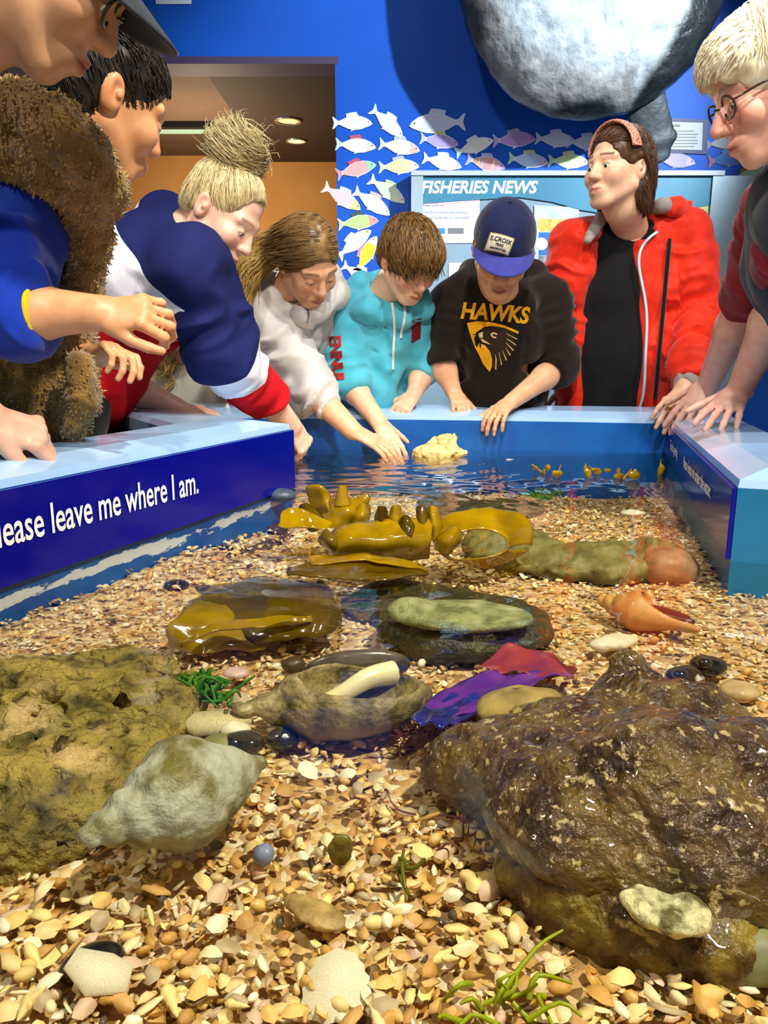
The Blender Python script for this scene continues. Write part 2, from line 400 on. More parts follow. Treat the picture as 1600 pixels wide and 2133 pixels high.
for i in range(len(IN)-1):
    a, b, c, d = IN[i], IN[i+1], OUT[i+1], OUT[i]
    # rim: rounded inner edge, raised flat top
    f = .34; up = V3(0, 0, .013)
    def lerp(p, q, t): return p+(q-p)*t
    rows = [[a-V3(0, 0, .012), b-V3(0, 0, .012)], [lerp(a, d, .015), lerp(b, c, .015)], [lerp(a, d, f)+up, lerp(b, c, f)+up], [lerp(a, d, .97)+up, lerp(b, c, .97)+up], [d, c], [d-V3(0, 0, .03), c-V3(0, 0, .03)]]
    vs = []; fs = []; n = 12
    for r_ in rows:
        for k in range(n+1):
            t = k/n; p = lerp(r_[0], r_[1], t)
            if i == 2: p = p+V3(0, .030*math.sin(math.pi*t), 0)
            vs.append(p)
    for q in range(len(rows)-1):
        for k in range(n): fs.append((q*(n+1)+k, q*(n+1)+k+1, (q+1)*(n+1)+k+1, (q+1)*(n+1)+k))
    ob('rim', pyd('rim', vs, [g[::-1] for g in fs], m_rim, False), tank)
    vs = []; fs = []
    for k in range(n+1):
        t = k/n; p = lerp(a, b, t)
        if i == 2: p = p+V3(0, .030*math.sin(math.pi*t), 0)
        vs += [p-V3(0, 0, .012), V3(p[0], p[1], -.20)]
    for k in range(n): fs.append((2*k, 2*k+1, 2*k+3, 2*k+2))
    ob('inner_wall', pyd('inner_wall', vs, fs, m_worn if i == 0 else (m_inr if i >= 3 else m_in)), tank)
    vs = [d-V3(0, 0, .03), V3(d[0], d[1], FLOOR), V3(c[0], c[1], FLOOR), c-V3(0, 0, .03)]
    ob('outer_wall', pyd('outer_wall', vs, [(3, 2, 1, 0)], m_out), tank)
ob('near_wall', box_me('near_wall', (.18, -.38, -.3), (2.8, .05, .84), m_out), tank)
ob('tank_bottom', box_me('tank_bottom', (.05, 1.1, -.22), (.9, 2.2, .03), m_in), tank)
# signs on the inner walls
m_sign = M('sign_acrylic_navy', '#050a86', .14, .35)
m_white = M('letter_white', '#f2f3f4', .5)
def sign(a, b, z0, z1, over, lab):
    ax = nrm(V3(b[0]-a[0], b[1]-a[1], 0)); n = np.cross(ax, V3(0, 0, 1))
    if np.dot(n, V3(0.1, 1.2, 0)-(a+b)/2) < 0: n = -n
    L_ = np.linalg.norm((b-a)[:2])
    vs = []
    for t, z in ((0, z0[0]), (1, z0[1]), (1, z1[1]), (0, z1[0])):
        p = V3(a[0], a[1], 0)+ax*L_*t; vs.append(V3(p[0], p[1], z))
    vs = [v+n*.001 for v in vs]+[v+n*over for v in vs]
    me = pyd('sign_panel', vs, [(0, 1, 2, 3), (4, 5, 6, 7), (0, 1, 5, 4), (1, 2, 6, 5), (2, 3, 7, 6), (3, 0, 4, 7)], m_sign)
    bm = bmesh.new(); bm.from_mesh(me); bmesh.ops.recalc_face_normals(bm, faces=bm.faces); bm.to_mesh(me); bm.free()
    o = ob('sign_panel', me, tank); o['label'] = lab
    return o, ax, n
sp, ax, nn = sign(IN[0], IN[1], (.002, .002), (.134, .134), .008, 'dark blue sign reading Please leave me where I am.')
p0 = IN[0]+nn*.009
q0, q1 = PPL(-30, 1148, p0, nn), PPL(413, 1026, p0, nn)
def sign_text(s, q0, q1, hgt, nn, par, name='lettering', xs=None):
    me = text_np(s, 1.0, .012); c = coords(me); w_ = c[:, 0].max()-c[:, 0].min(); x0 = c[:, 0].min()
    ax = q1-q0; L_ = np.linalg.norm(ax); ax = ax/L_
    up = np.cross(nn, ax); up = up if up[2] > 0 else -up
    sc = L_/w_
    place_mesh(me, frame4(q0-ax*x0*sc, ax*sc, up*hgt/.72, nn*.01)); me.materials.append(m_white)
    return ob(name, me, par)
sign_text('Please leave me where I am.', q0+nn*.001, q1+nn*.001, .046, nn, sp)
sp2, ax2, nn2 = sign(IN[4], IN[3], (.002, .002), (.113, .088), .008, 'dark blue sign asking visitors to keep animals under the water')
p0 = IN[4]+nn2*.009
q1, q0 = PPL(1481, 1038, p0, nn2), PPL(1424, 972, p0, nn2)
sign_text('Please keep me under the water.', q0+nn2*.001, q1+nn2*.001, .026, nn2, sp2)
q1, q0 = PPL(1412, 955, p0, nn2), PPL(1396, 934, p0, nn2)
sign_text('Touch gently.', q0+nn2*.001, q1+nn2*.001, .026, nn2, sp2)
# water
def water_mat():
    m = bpy.data.materials.new('tank_water'); m.use_nodes = True; nt = m.node_tree; N = nt.nodes; L = nt.links; N.clear()
    out = N.new('ShaderNodeOutputMaterial'); tc = N.new('ShaderNodeTexCoord')
    tr = N.new('ShaderNodeBsdfTransparent'); tr.inputs[0].default_value = (.93, .97, .95, 1)
    gl = N.new('ShaderNodeBsdfGlossy'); gl.inputs['Roughness'].default_value = .0
    fr = N.new('ShaderNodeFresnel'); fr.inputs[0].default_value = 1.33
    mx = N.new('ShaderNodeMixShader')
    hs = []
    for c, amp, sc in ((P(640, 955, 2.18), 1., 34.), (P(835, 948, 2.24), 1., 38.), (P(700, 1110, 1.42), .35, 60.)):
        mp = N.new('ShaderNodeMapping'); mp.inputs['Location'].default_value = (-c[0], -c[1], 0); L.new(tc.outputs['Object'], mp.inputs[0])
        ln = N.new('ShaderNodeVectorMath'); ln.operation = 'LENGTH'; L.new(mp.outputs[0], ln.inputs[0])
        nz = N.new('ShaderNodeTexNoise'); nz.inputs['Scale'].default_value = 5; L.new(tc.outputs['Object'], nz.inputs[0])
        mu = N.new('ShaderNodeMath'); mu.operation = 'MULTIPLY_ADD'; mu.inputs[1].default_value = .05; L.new(nz.outputs[0], mu.inputs[0]); L.new(ln.outputs['Value'], mu.inputs[2])
        ms = N.new('ShaderNodeMath'); ms.operation = 'MULTIPLY'; ms.inputs[1].default_value = sc*2; L.new(mu.outputs[0], ms.inputs[0])
        sn = N.new('ShaderNodeMath'); sn.operation = 'SINE'; L.new(ms.outputs[0], sn.inputs[0])
        fo = N.new('ShaderNodeMapRange'); fo.inputs[1].default_value = .02; fo.inputs[2].default_value = .95; fo.inputs[3].default_value = amp; fo.inputs[4].default_value = 0; L.new(ln.outputs['Value'], fo.inputs[0])
        pr = N.new('ShaderNodeMath'); pr.operation = 'MULTIPLY'; L.new(sn.outputs[0], pr.inputs[0]); L.new(fo.outputs[0], pr.inputs[1]); hs.append(pr.outputs[0])
    nz = N.new('ShaderNodeTexNoise'); nz.inputs['Scale'].default_value = 14; nz.inputs['Detail'].default_value = 2; L.new(tc.outputs['Object'], nz.inputs[0]); 
    cur = nz.outputs[0]
    for h in hs:
        ad = N.new('ShaderNodeMath'); L.new(cur, ad.inputs[0]); L.new(h, ad.inputs[1]); cur = ad.outputs[0]
    bp = N.new('ShaderNodeBump'); bp.inputs['Strength'].default_value = .55; bp.inputs['Distance'].default_value = .0016; L.new(cur, bp.inputs['Height'])
    L.new(bp.outputs[0], gl.inputs['Normal']); L.new(bp.outputs[0], fr.inputs['Normal'])
    L.new(fr.outputs[0], mx.inputs[0]); L.new(tr.outputs[0], mx.inputs[1]); L.new(gl.outputs[0], mx.inputs[2]); L.new(mx.outputs[0], out.inputs[0])
    return m
wp = [V3(p[0], p[1], 0) for p in IN] + [V3(1.45, -.35, 0), V3(-1.1, -.35, 0)]
wme = pyd('tank_water', wp, [tuple(range(len(wp)))[::-1]], water_mat())
bm = bmesh.new(); bm.from_mesh(wme); bmesh.ops.triangulate(bm, faces=bm.faces); bmesh.ops.recalc_face_normals(bm, faces=bm.faces); bm.to_mesh(wme); bm.free()
if wme.polygons[0].normal.z < 0: wme.flip_normals()
tag(ob('tank_water', wme), 'clear rippled water filling the touch tank', 'water')
# shell-grit bed (the surface under the loose pieces)
def bed_z(x, y): return -.052-.075*np.clip((np.asarray(y)-1.25)/1.0, 0, 1)**1.3+.010*vn(np.stack([x*3.1, y*3.1, x*0], -1))+.004*vn(np.stack([x*11, y*11, x*0+4], -1))
gx = np.arange(-1.1, 1.5, .014); gy = np.arange(-.1, 2.45, .014)
X, Y = np.meshgrid(gx, gy, indexing='ij'); Z = bed_z(X, Y)-.006
ids = np.arange(X.size).reshape(X.shape)
Q = np.stack([ids[:-1, :-1], ids[1:, :-1], ids[1:, 1:], ids[:-1, 1:]], -1).reshape(-1, 4)
Vb = np.stack([X, Y, Z], -1).reshape(-1, 3)
cen = Vb[Q].mean(1); Q = Q[inside(cen[:, 0], cen[:, 1], TANKPOLY)]
def grit_mat():
    m = M('shell_grit', '#c9a468', .7); nt = m.node_tree; N = nt.nodes; L = nt.links; b = N['Principled BSDF']
    tc = N.new('ShaderNodeTexCoord'); v = N.new('ShaderNodeTexVoronoi'); v.inputs['Scale'].default_value = 120; L.new(tc.outputs['Object'], v.inputs[0])
    r = N.new('ShaderNodeValToRGB'); e = r.color_ramp.elements
    for _ in range(4): e.new(.5)
    for q, (p_, c_) in zip(e, [(0, '#5c4426'), (.2, '#a87c44'), (.4, '#c9a060'), (.6, '#dcbf8a'), (.8, '#b98a50'), (1, '#e8dcbc')]): q.position = p_; q.color = srgb(c_)+(1,)
    sx = N.new('ShaderNodeSeparateColor'); L.new(v.outputs['Color'], sx.inputs[0]); L.new(sx.outputs[0], r.inputs[0]); L.new(r.outputs[0], b.inputs['Base Color'])
    bp = N.new('ShaderNodeBump'); bp.inputs['Strength'].default_value = .8; bp.inputs['Distance'].default_value = .004; bp.invert = True
    L.new(v.outputs['Distance'], bp.inputs['Height']); L.new(bp.outputs[0], b.inputs['Normal']); return m
tag(ob('shell_grit_bed', mesh_np('shell_grit_bed', Vb, Q, True, grit_mat())), 'bed of crushed shell grit covering the tank bottom', 'gravel', kind='stuff')
# ================================================================== LOOSE SHELL PIECES
def dome(nr=2, na=7, e=.75, h=.32, seed=0, rib=0):
    r_ = np.random.default_rng(seed); vs = [(0, 0, h)]; fs = []
    ph = r_.uniform(0, 6)
    for i in range(1, nr+1):
        t = i/nr
        for j in range(na):
            a = 2*np.pi*j/na; rad = t*(1+.10*math.sin(2*a+ph)+.06*math.sin(3*a+ph*2)+rib*(j % 2)*t)
            vs.append((rad*math.cos(a)*.5, rad*math.sin(a)*.5*e, h*(1-t*t)))
    fs += [(0, 1+j, 1+(j+1) % na) for j in range(na)]
    for i in range(nr-1):
        for j in range(na):
            a, b = 1+i*na+j, 1+i*na+(j+1) % na; fs += [(a, a+na, b+na), (a, b+na, b)]
    return np.array(vs), np.array(fs)
def chip(seed):
    r_ = np.random.default_rng(seed); n = 6; a = np.arange(n)*2*np.pi/n+r_.uniform(-.3, .3, n)
    rad = r_.uniform(.34, .6, n); e = r_.uniform(.45, .8); h = .09
    top = np.stack([rad*np.cos(a), rad*np.sin(a)*e, h+.15*(rad*np.cos(a))**2], 1); bot = top*[1.04, 1.04, 1]-[0, 0, h]
    vs = np.concatenate([top, bot, [[0, 0, h*1.3]]]); fs = []
    for j in range(n):
        k = (j+1) % n; fs += [(2*n, j, k), (j, j+n, k+n), (j, k+n, k)]
    return vs, np.array(fs)
def lathe_tri(prof, na=7, swirl=0):
    vs = []; fs = []; m = len(prof)
    for i, (x, r_) in enumerate(prof):
        for j in range(na):
            a = 2*np.pi*j/na+swirl*i; vs.append((x, r_*math.cos(a), r_*math.sin(a)))
    for i in range(m-1):
        for j in range(na):
            a, b = i*na+j, i*na+(j+1) % na; fs += [(a, a+na, b+na), (a, b+na, b)]
    return np.array(vs), np.array(fs)
PROTO = [('dome', dome(seed=1)), ('dome', dome(seed=2, e=.9, h=.26)), ('dome', dome(seed=3, e=.6, h=.3, rib=.08)), ('dome', dome(nr=2, na=9, seed=4, e=.82, h=.2)),
         ('chip', chip(1)), ('chip', chip(2)), ('chip', chip(3)), ('chip', chip(5)), ('chip', chip(8)),
         ('spire', lathe_tri([(-.62, .01), (-.4, .1), (-.34, .09), (-.1, .18), (-.04, .16), (.2, .26), (.42, .2), (.58, .03)], 6)),
         ('spire', lathe_tri([(-.55, .02), (-.2, .12), (-.15, .11), (.2, .21), (.5, .14), (.6, .02)], 6)),
         ('pebble', lathe_tri([(-.5, .02), (-.42, .2), (-.15, .33), (.2, .32), (.42, .18), (.5, .02)], 6)),
         ('rod', lathe_tri([(-.6, .02), (-.5, .1), (0, .13), (.5, .09), (.6, .02)], 5))]
PW = np.array([9, 8, 7, 5, 8, 8, 7, 7, 6, 4, 4, 7, 5.]); PW /= PW.sum()
SHC = ['#f6e6b4', '#ecd294', '#e2ba6e', '#d29c4a', '#f8eed0', '#e4c680', '#c2904e', '#f0dcac', '#d8a85e', '#dfbca0', '#f6e094', '#bca684', '#ecc470']
def rotm(n, tilt=.5):
    yaw = rng.uniform(0, 2*np.pi, n); tx = rng.normal(0, tilt, n); ty = rng.normal(0, tilt*.7, n)
    flip = np.where(rng.random(n) < .25, np.pi, 0); tx = tx+flip
    cz, sz, cx, sx, cy, sy = np.cos(yaw), np.sin(yaw), np.cos(tx), np.sin(tx), np.cos(ty), np.sin(ty)
    Rz = np.zeros((n, 3, 3)); Rx = Rz.copy(); Ry = Rz.copy()
    Rz[:, 0, 0] = cz; Rz[:, 0, 1] = -sz; Rz[:, 1, 0] = sz; Rz[:, 1, 1] = cz; Rz[:, 2, 2] = 1
    Rx[:, 0, 0] = 1; Rx[:, 1, 1] = cx; Rx[:, 1, 2] = -sx; Rx[:, 2, 1] = sx; Rx[:, 2, 2] = cx
    Ry[:, 1, 1] = 1; Ry[:, 0, 0] = cy; Ry[:, 0, 2] = sy; Ry[:, 2, 0] = -sy; Ry[:, 2, 2] = cy
    return Rz @ Rx @ Ry
m_shells = M('shell_pieces', '#e0c890', .42, .5, attr='col', c2='#c9b08c', nscale=160, nmix=(.45, .8), bump=(420, .25, .001))
N1 = 17500
yy = .10+2.27*rng.random(N1*2)**1.2; xx = rng.uniform(-1, 1, N1*2)*(.30+.58*yy)
ok = inside(xx, yy, TANKPOLY); xx, yy = xx[ok][:N1], yy[ok][:N1]; n = len(xx)
siz = (.0065+.0075*rng.random(n)**1.6)*np.where(yy > 1.2, 1.25, 1); zz = bed_z(xx, yy)+rng.uniform(-.004, .004, n)
kind = rng.choice(len(PROTO), n, p=PW); RM = rotm(n)
cols = np.array([srgb(c) for c in SHC]); Vs, Fs, Cs, off = [], [], [], 0
ci = cols[rng.integers(0, len(cols), n)]*rng.uniform(.8, 1.12, (n, 1))
dk = rng.random(n) < .03; ci[dk] = np.array(srgb('#5a4a3c'))
for k in range(len(PROTO)):
    q = np.where(kind == k)[0]; pv, pf = PROTO[k][1]
    W = np.einsum('nij,vj->nvi', RM[q], pv)*siz[q][:, None, None]+np.stack([xx, yy, zz], 1)[q][:, None, :]
    Vs.append(W.reshape(-1, 3)); Fs.append((pf[None]+(np.arange(len(q))*len(pv))[:, None, None]).reshape(-1, 3)+off); off += len(q)*len(pv)
    Cs.append(np.repeat(ci[q], len(pv), 0))
me = mesh_np('shell_grit_pieces', np.concatenate(Vs), np.concatenate(Fs), True, m_shells); cattr(me, np.clip(np.concatenate(Cs), 0, 1))
tag(ob('shell_grit_pieces', me), 'loose layer of small cream and tan broken shell pieces', 'shell grit', kind='stuff')
# the largest pieces, nearest the camera, one by one
KN = {'dome': ('curved_shell', 'curved bivalve shell half lying in the shell grit'), 'chip': ('shell_chip', 'flat broken shell chip lying in the shell grit'), 'spire': ('spiral_shell', 'small pointed spiral shell lying in the shell grit'),
      'pebble': ('shell_pebble', 'small rounded shell pebble lying in the shell grit'), 'rod': ('shell_splinter', 'thin shell splinter lying in the shell grit')}
CN = ['cream', 'sandy', 'tan', 'brown orange', 'white', 'straw', 'brown', 'pale beige', 'golden', 'pinkish', 'yellow', 'grey', 'orange']
cache = {}
cnt = 0
while cnt < 300:
    py = 2133-760*random.random()**1.5; px = random.uniform(0, 1600)
    c = PZ(px, py, -.05)
    if (px > 900 and 1380 < py < 2040 and px > 900+(py-1500)*.45) or (px < 430 and py < 1830): continue
    k = rng.choice(len(PROTO), p=PW); cc = random.randrange(len(SHC)); kd = PROTO[k][0]
    if (k, cc) not in cache:
        mt = M('shell_'+CN[cc].replace(' ', '_'), SHC[cc], .4, .5, c2='#b8996c', nscale=150, nmix=(.5, .85), bump=(400, .25, .001))
        pv, pf = PROTO[k][1]; cache[(k, cc)] = mesh_np(KN[kd][0], pv, pf, True, mt)
    o = bpy.data.objects.new(KN[kd][0], cache[(k, cc)]); COL.objects.link(o)
    s_ = random.uniform(.012, .019)*(1.3 if random.random() < .12 else 1)*(.8 if kd in ('pebble', 'rod') else 1)
    Rm = rotm(1, .35)[0]; o.matrix_world = Matrix.LocRotScale(Vector((c[0], c[1], float(bed_z(c[0], c[1]))+.006)), Matrix([list(r_) for r_ in Rm]).to_quaternion(), Vector((s_, s_, s_)))
    tag(o, CN[cc]+' '+KN[kd][1], 'shell', CN[cc]+' '+kd+' pieces in the near shell grit'); cnt += 1

# ================================================================== ROCKS, SHELLS, WEED
def sdf_obj(name, S, h, mat, label=None, cat=None, noise=(), parent=None, post=None, group=None):
    Vt, Q = S.surf(h); me = mesh_np(name, Vt, Q, True, mat)
    if noise:
        nn_ = normals(me); d = 0
        for sc, amp, oc in noise: d = d+amp*fbm(Vt*sc, oc)
        Vt = Vt+nn_*np.asarray(d)[:, None]; setco(me, Vt)
    if post: post(me)
    o = ob(name, me, parent)
    if label: tag(o, label, cat, group)
    return o
def pits(sc, thr, amp):
    def f(me):
        c = coords(me); nn_ = normals(me); d = np.clip(vn(c*sc)-thr, 0, 1); d2 = np.clip(vn(c*sc*2.1+9)-thr, 0, 1)
        setco(me, c-nn_*(amp*np.minimum(d*4, 1)+amp*.6*np.minimum(d2*4, 1))[:, None])
    return f
def rz(a): c, s = math.cos(a), math.sin(a); return np.array([[c, s, 0], [-s, c, 0], [0, 0, 1]])
m_sand = M('sandstone_olive', '#9a863a', .6, .4, c2='#443c10', nscale=34, ndet=9, nmix=(.42, .66), bump=(95, 1., .014), c3='#c0a468', n3=13, m3=(.54, .66))
m_wet = M('wet_brown_rock', '#36240e', .16, .6, c2='#6a5220', nscale=34, ndet=8, nmix=(.38, .62), bump=(95, 1., .010), c3='#b09c68', n3=120, m3=(.60, .66), coat=.6)
m_dark = M('dark_algae_rock', '#2d2a14', .35, .5, c2='#4b4420', nscale=30, bump=(110, .9, .008))
m_olive = M('olive_flat_rock', '#857a40', .5, .4, c2='#5c5426', nscale=24, bump=(120, .5, .004))
m_disc = M('yellow_stone', '#a08c4c', .45, .4, c2='#6f6030', nscale=40, nmix=(.35, .7), bump=(150, .4, .003), c3='#4a3c20', n3=50, m3=(.62, .68))
m_coral = M('pumice_cream', '#e2cd92', .7, .3, c2='#b99a58', nscale=40, bump=(120, .5, .004))
# left sandstone slab
S = SDF()
for px, py, rx, ry, rz_, z in [(130, 1500, .13, .085, .036, -.034), (60, 1660, .10, .075, .040, -.040), (-60, 1480, .13, .11, .036, -.034), (300, 1460, .075, .065, .030, -.040), (200, 1610, .085, .05, .034, -.04), (-100, 1720, .09, .07, .04, -.04), (260, 1400, .07, .04, .03, -.045)]:
    c = PZ(px, py, z); S.ell(c, (rx, ry, rz_), k=.03)
Vc, Qc = S.surf(.010); r_ = np.random.default_rng(5); tops = Vc[(Vc[:, 2] > -.03)]
for v_ in tops[r_.choice(len(tops), 150)]:
    q_ = r_.uniform(.002, .006); S.ell(v_+V3(0, -.002, .001), (q_*1.4, q_, q_*1.2), k=.003, sub=True)
for px, py, a_, b_ in ((90, 1452, .022, .010), (210, 1440, .020, .008), (140, 1500, .014, .006), (300, 1455, .012, .006)):
    S.ell(PZ(px, py, .0), (a_, b_, .012), k=.006, sub=True)
sdf_obj('sandstone_rock', S, .0038, m_sand, 'big pitted olive sandstone slab beside the spindle whelk', 'rock', [(16, .008, 5), (70, .003, 3)], post=pits(52, .42, .014))
# right brown boulder
S = SDF(); c = PZ(1340, 1690, -.012); S.ell(c, (.120, .085, .060), k=.03)
S.ell(PZ(1085, 1610, -.030), (.085, .052, .034), k=.04)
S.ell(PZ(1205, 1590, -.022), (.09, .06, .045), k=.04)
a = PZ(1305, 1520, -.03); b = P(1312, 1385, a[1]+.015); S.cap(a, b, .052, .014, k=.03)
S.ell(PZ(1378, 1635, .030), (.045, .038, .036), k=.025); S.ell(PZ(1520, 1700, -.01), (.085, .075, .060), k=.04); S.ell(PZ(1480, 1830, -.035), (.10, .055, .048), k=.03); S.ell(PZ(1420, 1540, -.02), (.07, .05, .045), k=.03)
sdf_obj('brown_boulder', S, .0042, m_wet, 'wet brown knobbly boulder breaking the water surface, with a pointed top', 'rock', [(20, .008, 5), (85, .0024, 3)])
S = SDF(); c = PZ(1310, 1905, -.045); S.ell(c, (.088, .042, .036), rz(-.55), k=.02); S.ell(PZ(1200, 1820, -.05), (.045, .04, .03), k=.03)
sdf_obj('brown_stone', S, .0038, M('brown_mottled_stone', '#4a3210', .3, .5, c2='#8a742c', nscale=36, ndet=9, nmix=(.42, .62), bump=(95, 1., .008), c3='#a8945a', n3=70, m3=(.62, .68), coat=.3), 'oval mottled brown stone tucked under the knobbly boulder', 'rock', [(26, .006, 5), (90, .002, 3)])
c = PZ(1385, 1890, -.012); S = SDF(); S.ell(c, (.027, .022, .009), rz(-.5), k=.004); S.ell(c+V3(.003, 0, .008), (.018, .014, .006), rz(-.5), k=.006, sub=True)
sdf_obj('limpet_shell', S, .002, M('limpet_crust', '#d9d2a0', .6, c2='#5d5428', nscale=70, ndet=8, nmix=(.42, .6), bump=(160, 1., .004)), 'crusted pale ring-shaped shell stuck on the oval brown stone', 'shell', [(120, .0015, 2)])
S = SDF(); S.ell(PZ(1097, 1478, .0), (.048, .040, .013), rz(.25), k=.01)
sdf_obj('flat_stone', S, .003, m_disc, 'flat yellow round stone leaning on the knobbly boulder', 'stone', [(30, .002, 3)])
S = SDF(); S.ell(PZ(1190, 1165, -.04), (.17, .065, .026), rz(-.06), k=.03); S.ell(PZ(1060, 1140, -.04), (.09, .07, .034), k=.03); S.ell(PZ(1260, 1180, -.04), (.09, .05, .030), k=.03); S.ell(PZ(1340, 1165, -.04), (.06, .06, .020), k=.03)
sdf_obj('reef_rock', S, .0055, m_olive, 'long low olive rock lying behind the green abalone', 'rock', [(15, .012, 5), (60, .003, 3)], post=pits(60, .4, .008))
S = SDF(); S.ell(PZ(1020, 1062, -.03), (.12, .06, .022), k=.03); S.ell(PZ(930, 1050, -.035), (.07, .05, .02), k=.02)
sdf_obj('reef_rock', S, .006, m_dark, 'small dark flat rock in the far part of the tank', 'rock', [(14, .006, 4)], post=pits(40, .4, .006))
S = SDF(); S.ell(PZ(970, 1300, -.038), (.115, .10, .032), k=.03); S.ell(PZ(830, 1260, -.05), (.09, .07, .03), k=.03)
sdf_obj('dark_rock', S, .005, m_dark, 'dark algae covered rock under the green abalone', 'rock', [(18, .009, 5), (70, .002, 3)])
S = SDF(); S.ell(PZ(1390, 1180, -.035), (.05, .045, .035), k=.02)
sdf_obj('rounded_rock', S, .005, M('pink_stone', '#a9825c', .5, c2='#7d6038', nscale=30, bump=(90, .4, .003)), 'rounded pinkish stone near the right tank wall', 'rock', [(22, .004, 3)])
S = SDF(); S.ell(P(585, 1032, 1.66), (.035, .025, .016), k=.02)
sdf_obj('grey_pebble', S, .003, M('grey_pebble', '#46586e', .4, c2='#36454f', nscale=40), 'smooth blue grey pebble at the end of the sign wall', 'pebble')
# pumice rock poking out of the far water
a = P(875, 945, 2.24); S = SDF(); S.cap(a, P(925, 925, 2.25), .022, .030, k=.02); S.cap(P(925, 925, 2.25), P(942, 914, 2.25), .028, .016, k=.015); S.cap(P(930, 938, 2.24), P(968, 944, 2.23), .026, .012, k=.015); S.ell(P(915, 950, 2.24), (.065, .04, .03), k=.02)
sdf_obj('pumice_rock', S, .0035, m_coral, 'cream porous rock standing out of the water by the far wall', 'rock', [(40, .005, 4)], post=pits(90, .38, .006))
# green abalone
c = PZ(960, 1282, -.006); S = SDF(); S.ell(c, (.090, .050, .012), rz(-.12), k=.01); S.ell(c+V3(-.062, .012, .005), (.030, .024, .012), k=.008); S.ell(c+V3(-.064, .012, .012), (.016, .013, .008), k=.004)
o = sdf_obj('abalone_shell', S, .0026, M('abalone_green', '#8c9058', .5, .4, c2='#5c6234', nscale=46, ndet=8, bump=(120, .9, .005), c3='#a8a878', n3=20, m3=(.5, .7)), 'large flat oval green abalone shell on the dark rock', 'shell', [(40, .0012, 3)])
# spindle whelk, front left
def spindle(name, tip, end, rads, lab, mat, h=.003, noise=(), aperture=None, bulge=None, k=.006):
    tip = np.asarray(tip); end = np.asarray(end); S = SDF(); ax = end-tip
    for t, r_ in rads:
        S.ell(tip+ax*t, (r_*.8+.013, r_, r_), np.stack([nrm(ax), nrm(np.cross(V3(0, 0, 1), ax)), np.cross(nrm(ax), nrm(np.cross(V3(0, 0, 1), ax)))]), k=k)
    if aperture:
        a0, a1, r_, dr = aperture; S.cap(a0, a1, r_, r_*.5, k=.004, sub=True)
    return sdf_obj(name, S, h, mat, lab, 'shell', noise), S
m_whelk = M('whelk_green_grey', '#a3a58a', .45, .4, c2='#66602a', nscale=30, ndet=9, nmix=(.44, .62), bump=(110, .8, .005), c3='#d8bc90', n3=17, m3=(.56, .68))
def whelk_sdf(S, tip, end, Rm, turns=4.2, g0=.10, body=.56, canal=True, k=.004, ph=0., knob=0.):
    tip = np.asarray(tip, float); ax = np.asarray(end, float)-tip; L_ = np.linalg.norm(ax); ax = ax/L_; u = nrm(np.cross(V3(0, 0, 1), ax)); v = np.cross(ax, u); n = int(turns*14); prev = None
    for i in range(n+1):
        q = i/n; g = g0+(1-g0)*q**1.45; th = ph+q*turns*2*np.pi; kb = 1+knob*(math.sin(th*4) > .3)
        p = tip+ax*L_*body*(g-g0)/(1-g0)+(u*math.cos(th)+v*math.sin(th))*Rm*g*.46; r_ = Rm*g*.56*kb
        if prev: S.cap(prev[0], p, prev[1], r_, k=k)
        prev = (p, r_)
    S.cap(tip+ax*L_*body*.15, tip+ax*L_*body, Rm*.15, Rm*.86, k=k)
    if canal: S.cap(tip+ax*L_*body, tip+ax*L_*(body+.17), Rm*.90, Rm*.55, k=.012); S.cap(tip+ax*L_*(body+.17), end, Rm*.55, Rm*.16, k=.015)
tip = PZ(178, 1742, .006); end = PZ(540, 1588, .006); S = SDF(); whelk_sdf(S, tip, end, .041, knob=.07)
sdf_obj('spindle_whelk', S, .0026, m_whelk, 'green grey spindle whelk shell leaning on the sandstone slab', 'shell', [(40, .002, 4), (130, .0008, 2)])
# large broken whelk with white columella
c0 = PZ(520, 1475, -.022); c1 = PZ(860, 1448, -.02); ax_ = nrm(c1-c0); sd = nrm(np.cross(V3(0, 0, 1), ax_)); FR = np.stack([ax_, sd, np.cross(ax_, sd)])
bw = empty('broken_whelk', tuple((c0+c1)/2)); tag(bw, 'large broken whelk shell lying open with a white column inside', 'shell')
S = SDF(); mid = c0+(c1-c0)*.60; whelk_sdf(S, c0-(c1-c0)*.08, c1, .034, turns=3.2, canal=False); S.ell(mid, (.075, .048, .036), FR, k=.02); S.ell(c0+(c1-c0)*.92, (.03, .014, .01), FR, k=.02)
S.ell(mid+V3(.012, .002, .022), (.062, .036, .036), FR, k=.004, sub=True)
sdf_obj('outer_shell', S, .0028, M('whelk_olive', '#94834e', .5, c2='#4e4420', nscale=44, ndet=9, nmix=(.4, .62), bump=(110, .8, .006), c3='#b8a878', n3=26, m3=(.56, .68)), parent=bw, noise=[(40, .0018, 3)])
pts = spline([mid-ax_*.045+V3(0, -.006, -.006), mid-ax_*.01+V3(0, .004, .004), mid+ax_*.02+V3(0, .018, .014), mid+ax_*.045+V3(0, .03, .012)], 14)
Vt, Q = tube_np(pts, np.linspace(.007, .013, 14), 10); ob('column', mesh_np('column', Vt, Q, True, M('columella_white', '#e6d9a4', .3, .5, coat=.3)), bw)
S = SDF(); S.ell(PZ(745, 1390, -.008), (.058, .010, .020), FR, k=.01); Vt, Q = S.surf(.003); ob('inner_lip', mesh_np('inner_lip', Vt, Q, True, M('lip_dark', '#3a3220', .25, c2='#5a5040', nscale=30, coat=.4)), bw)
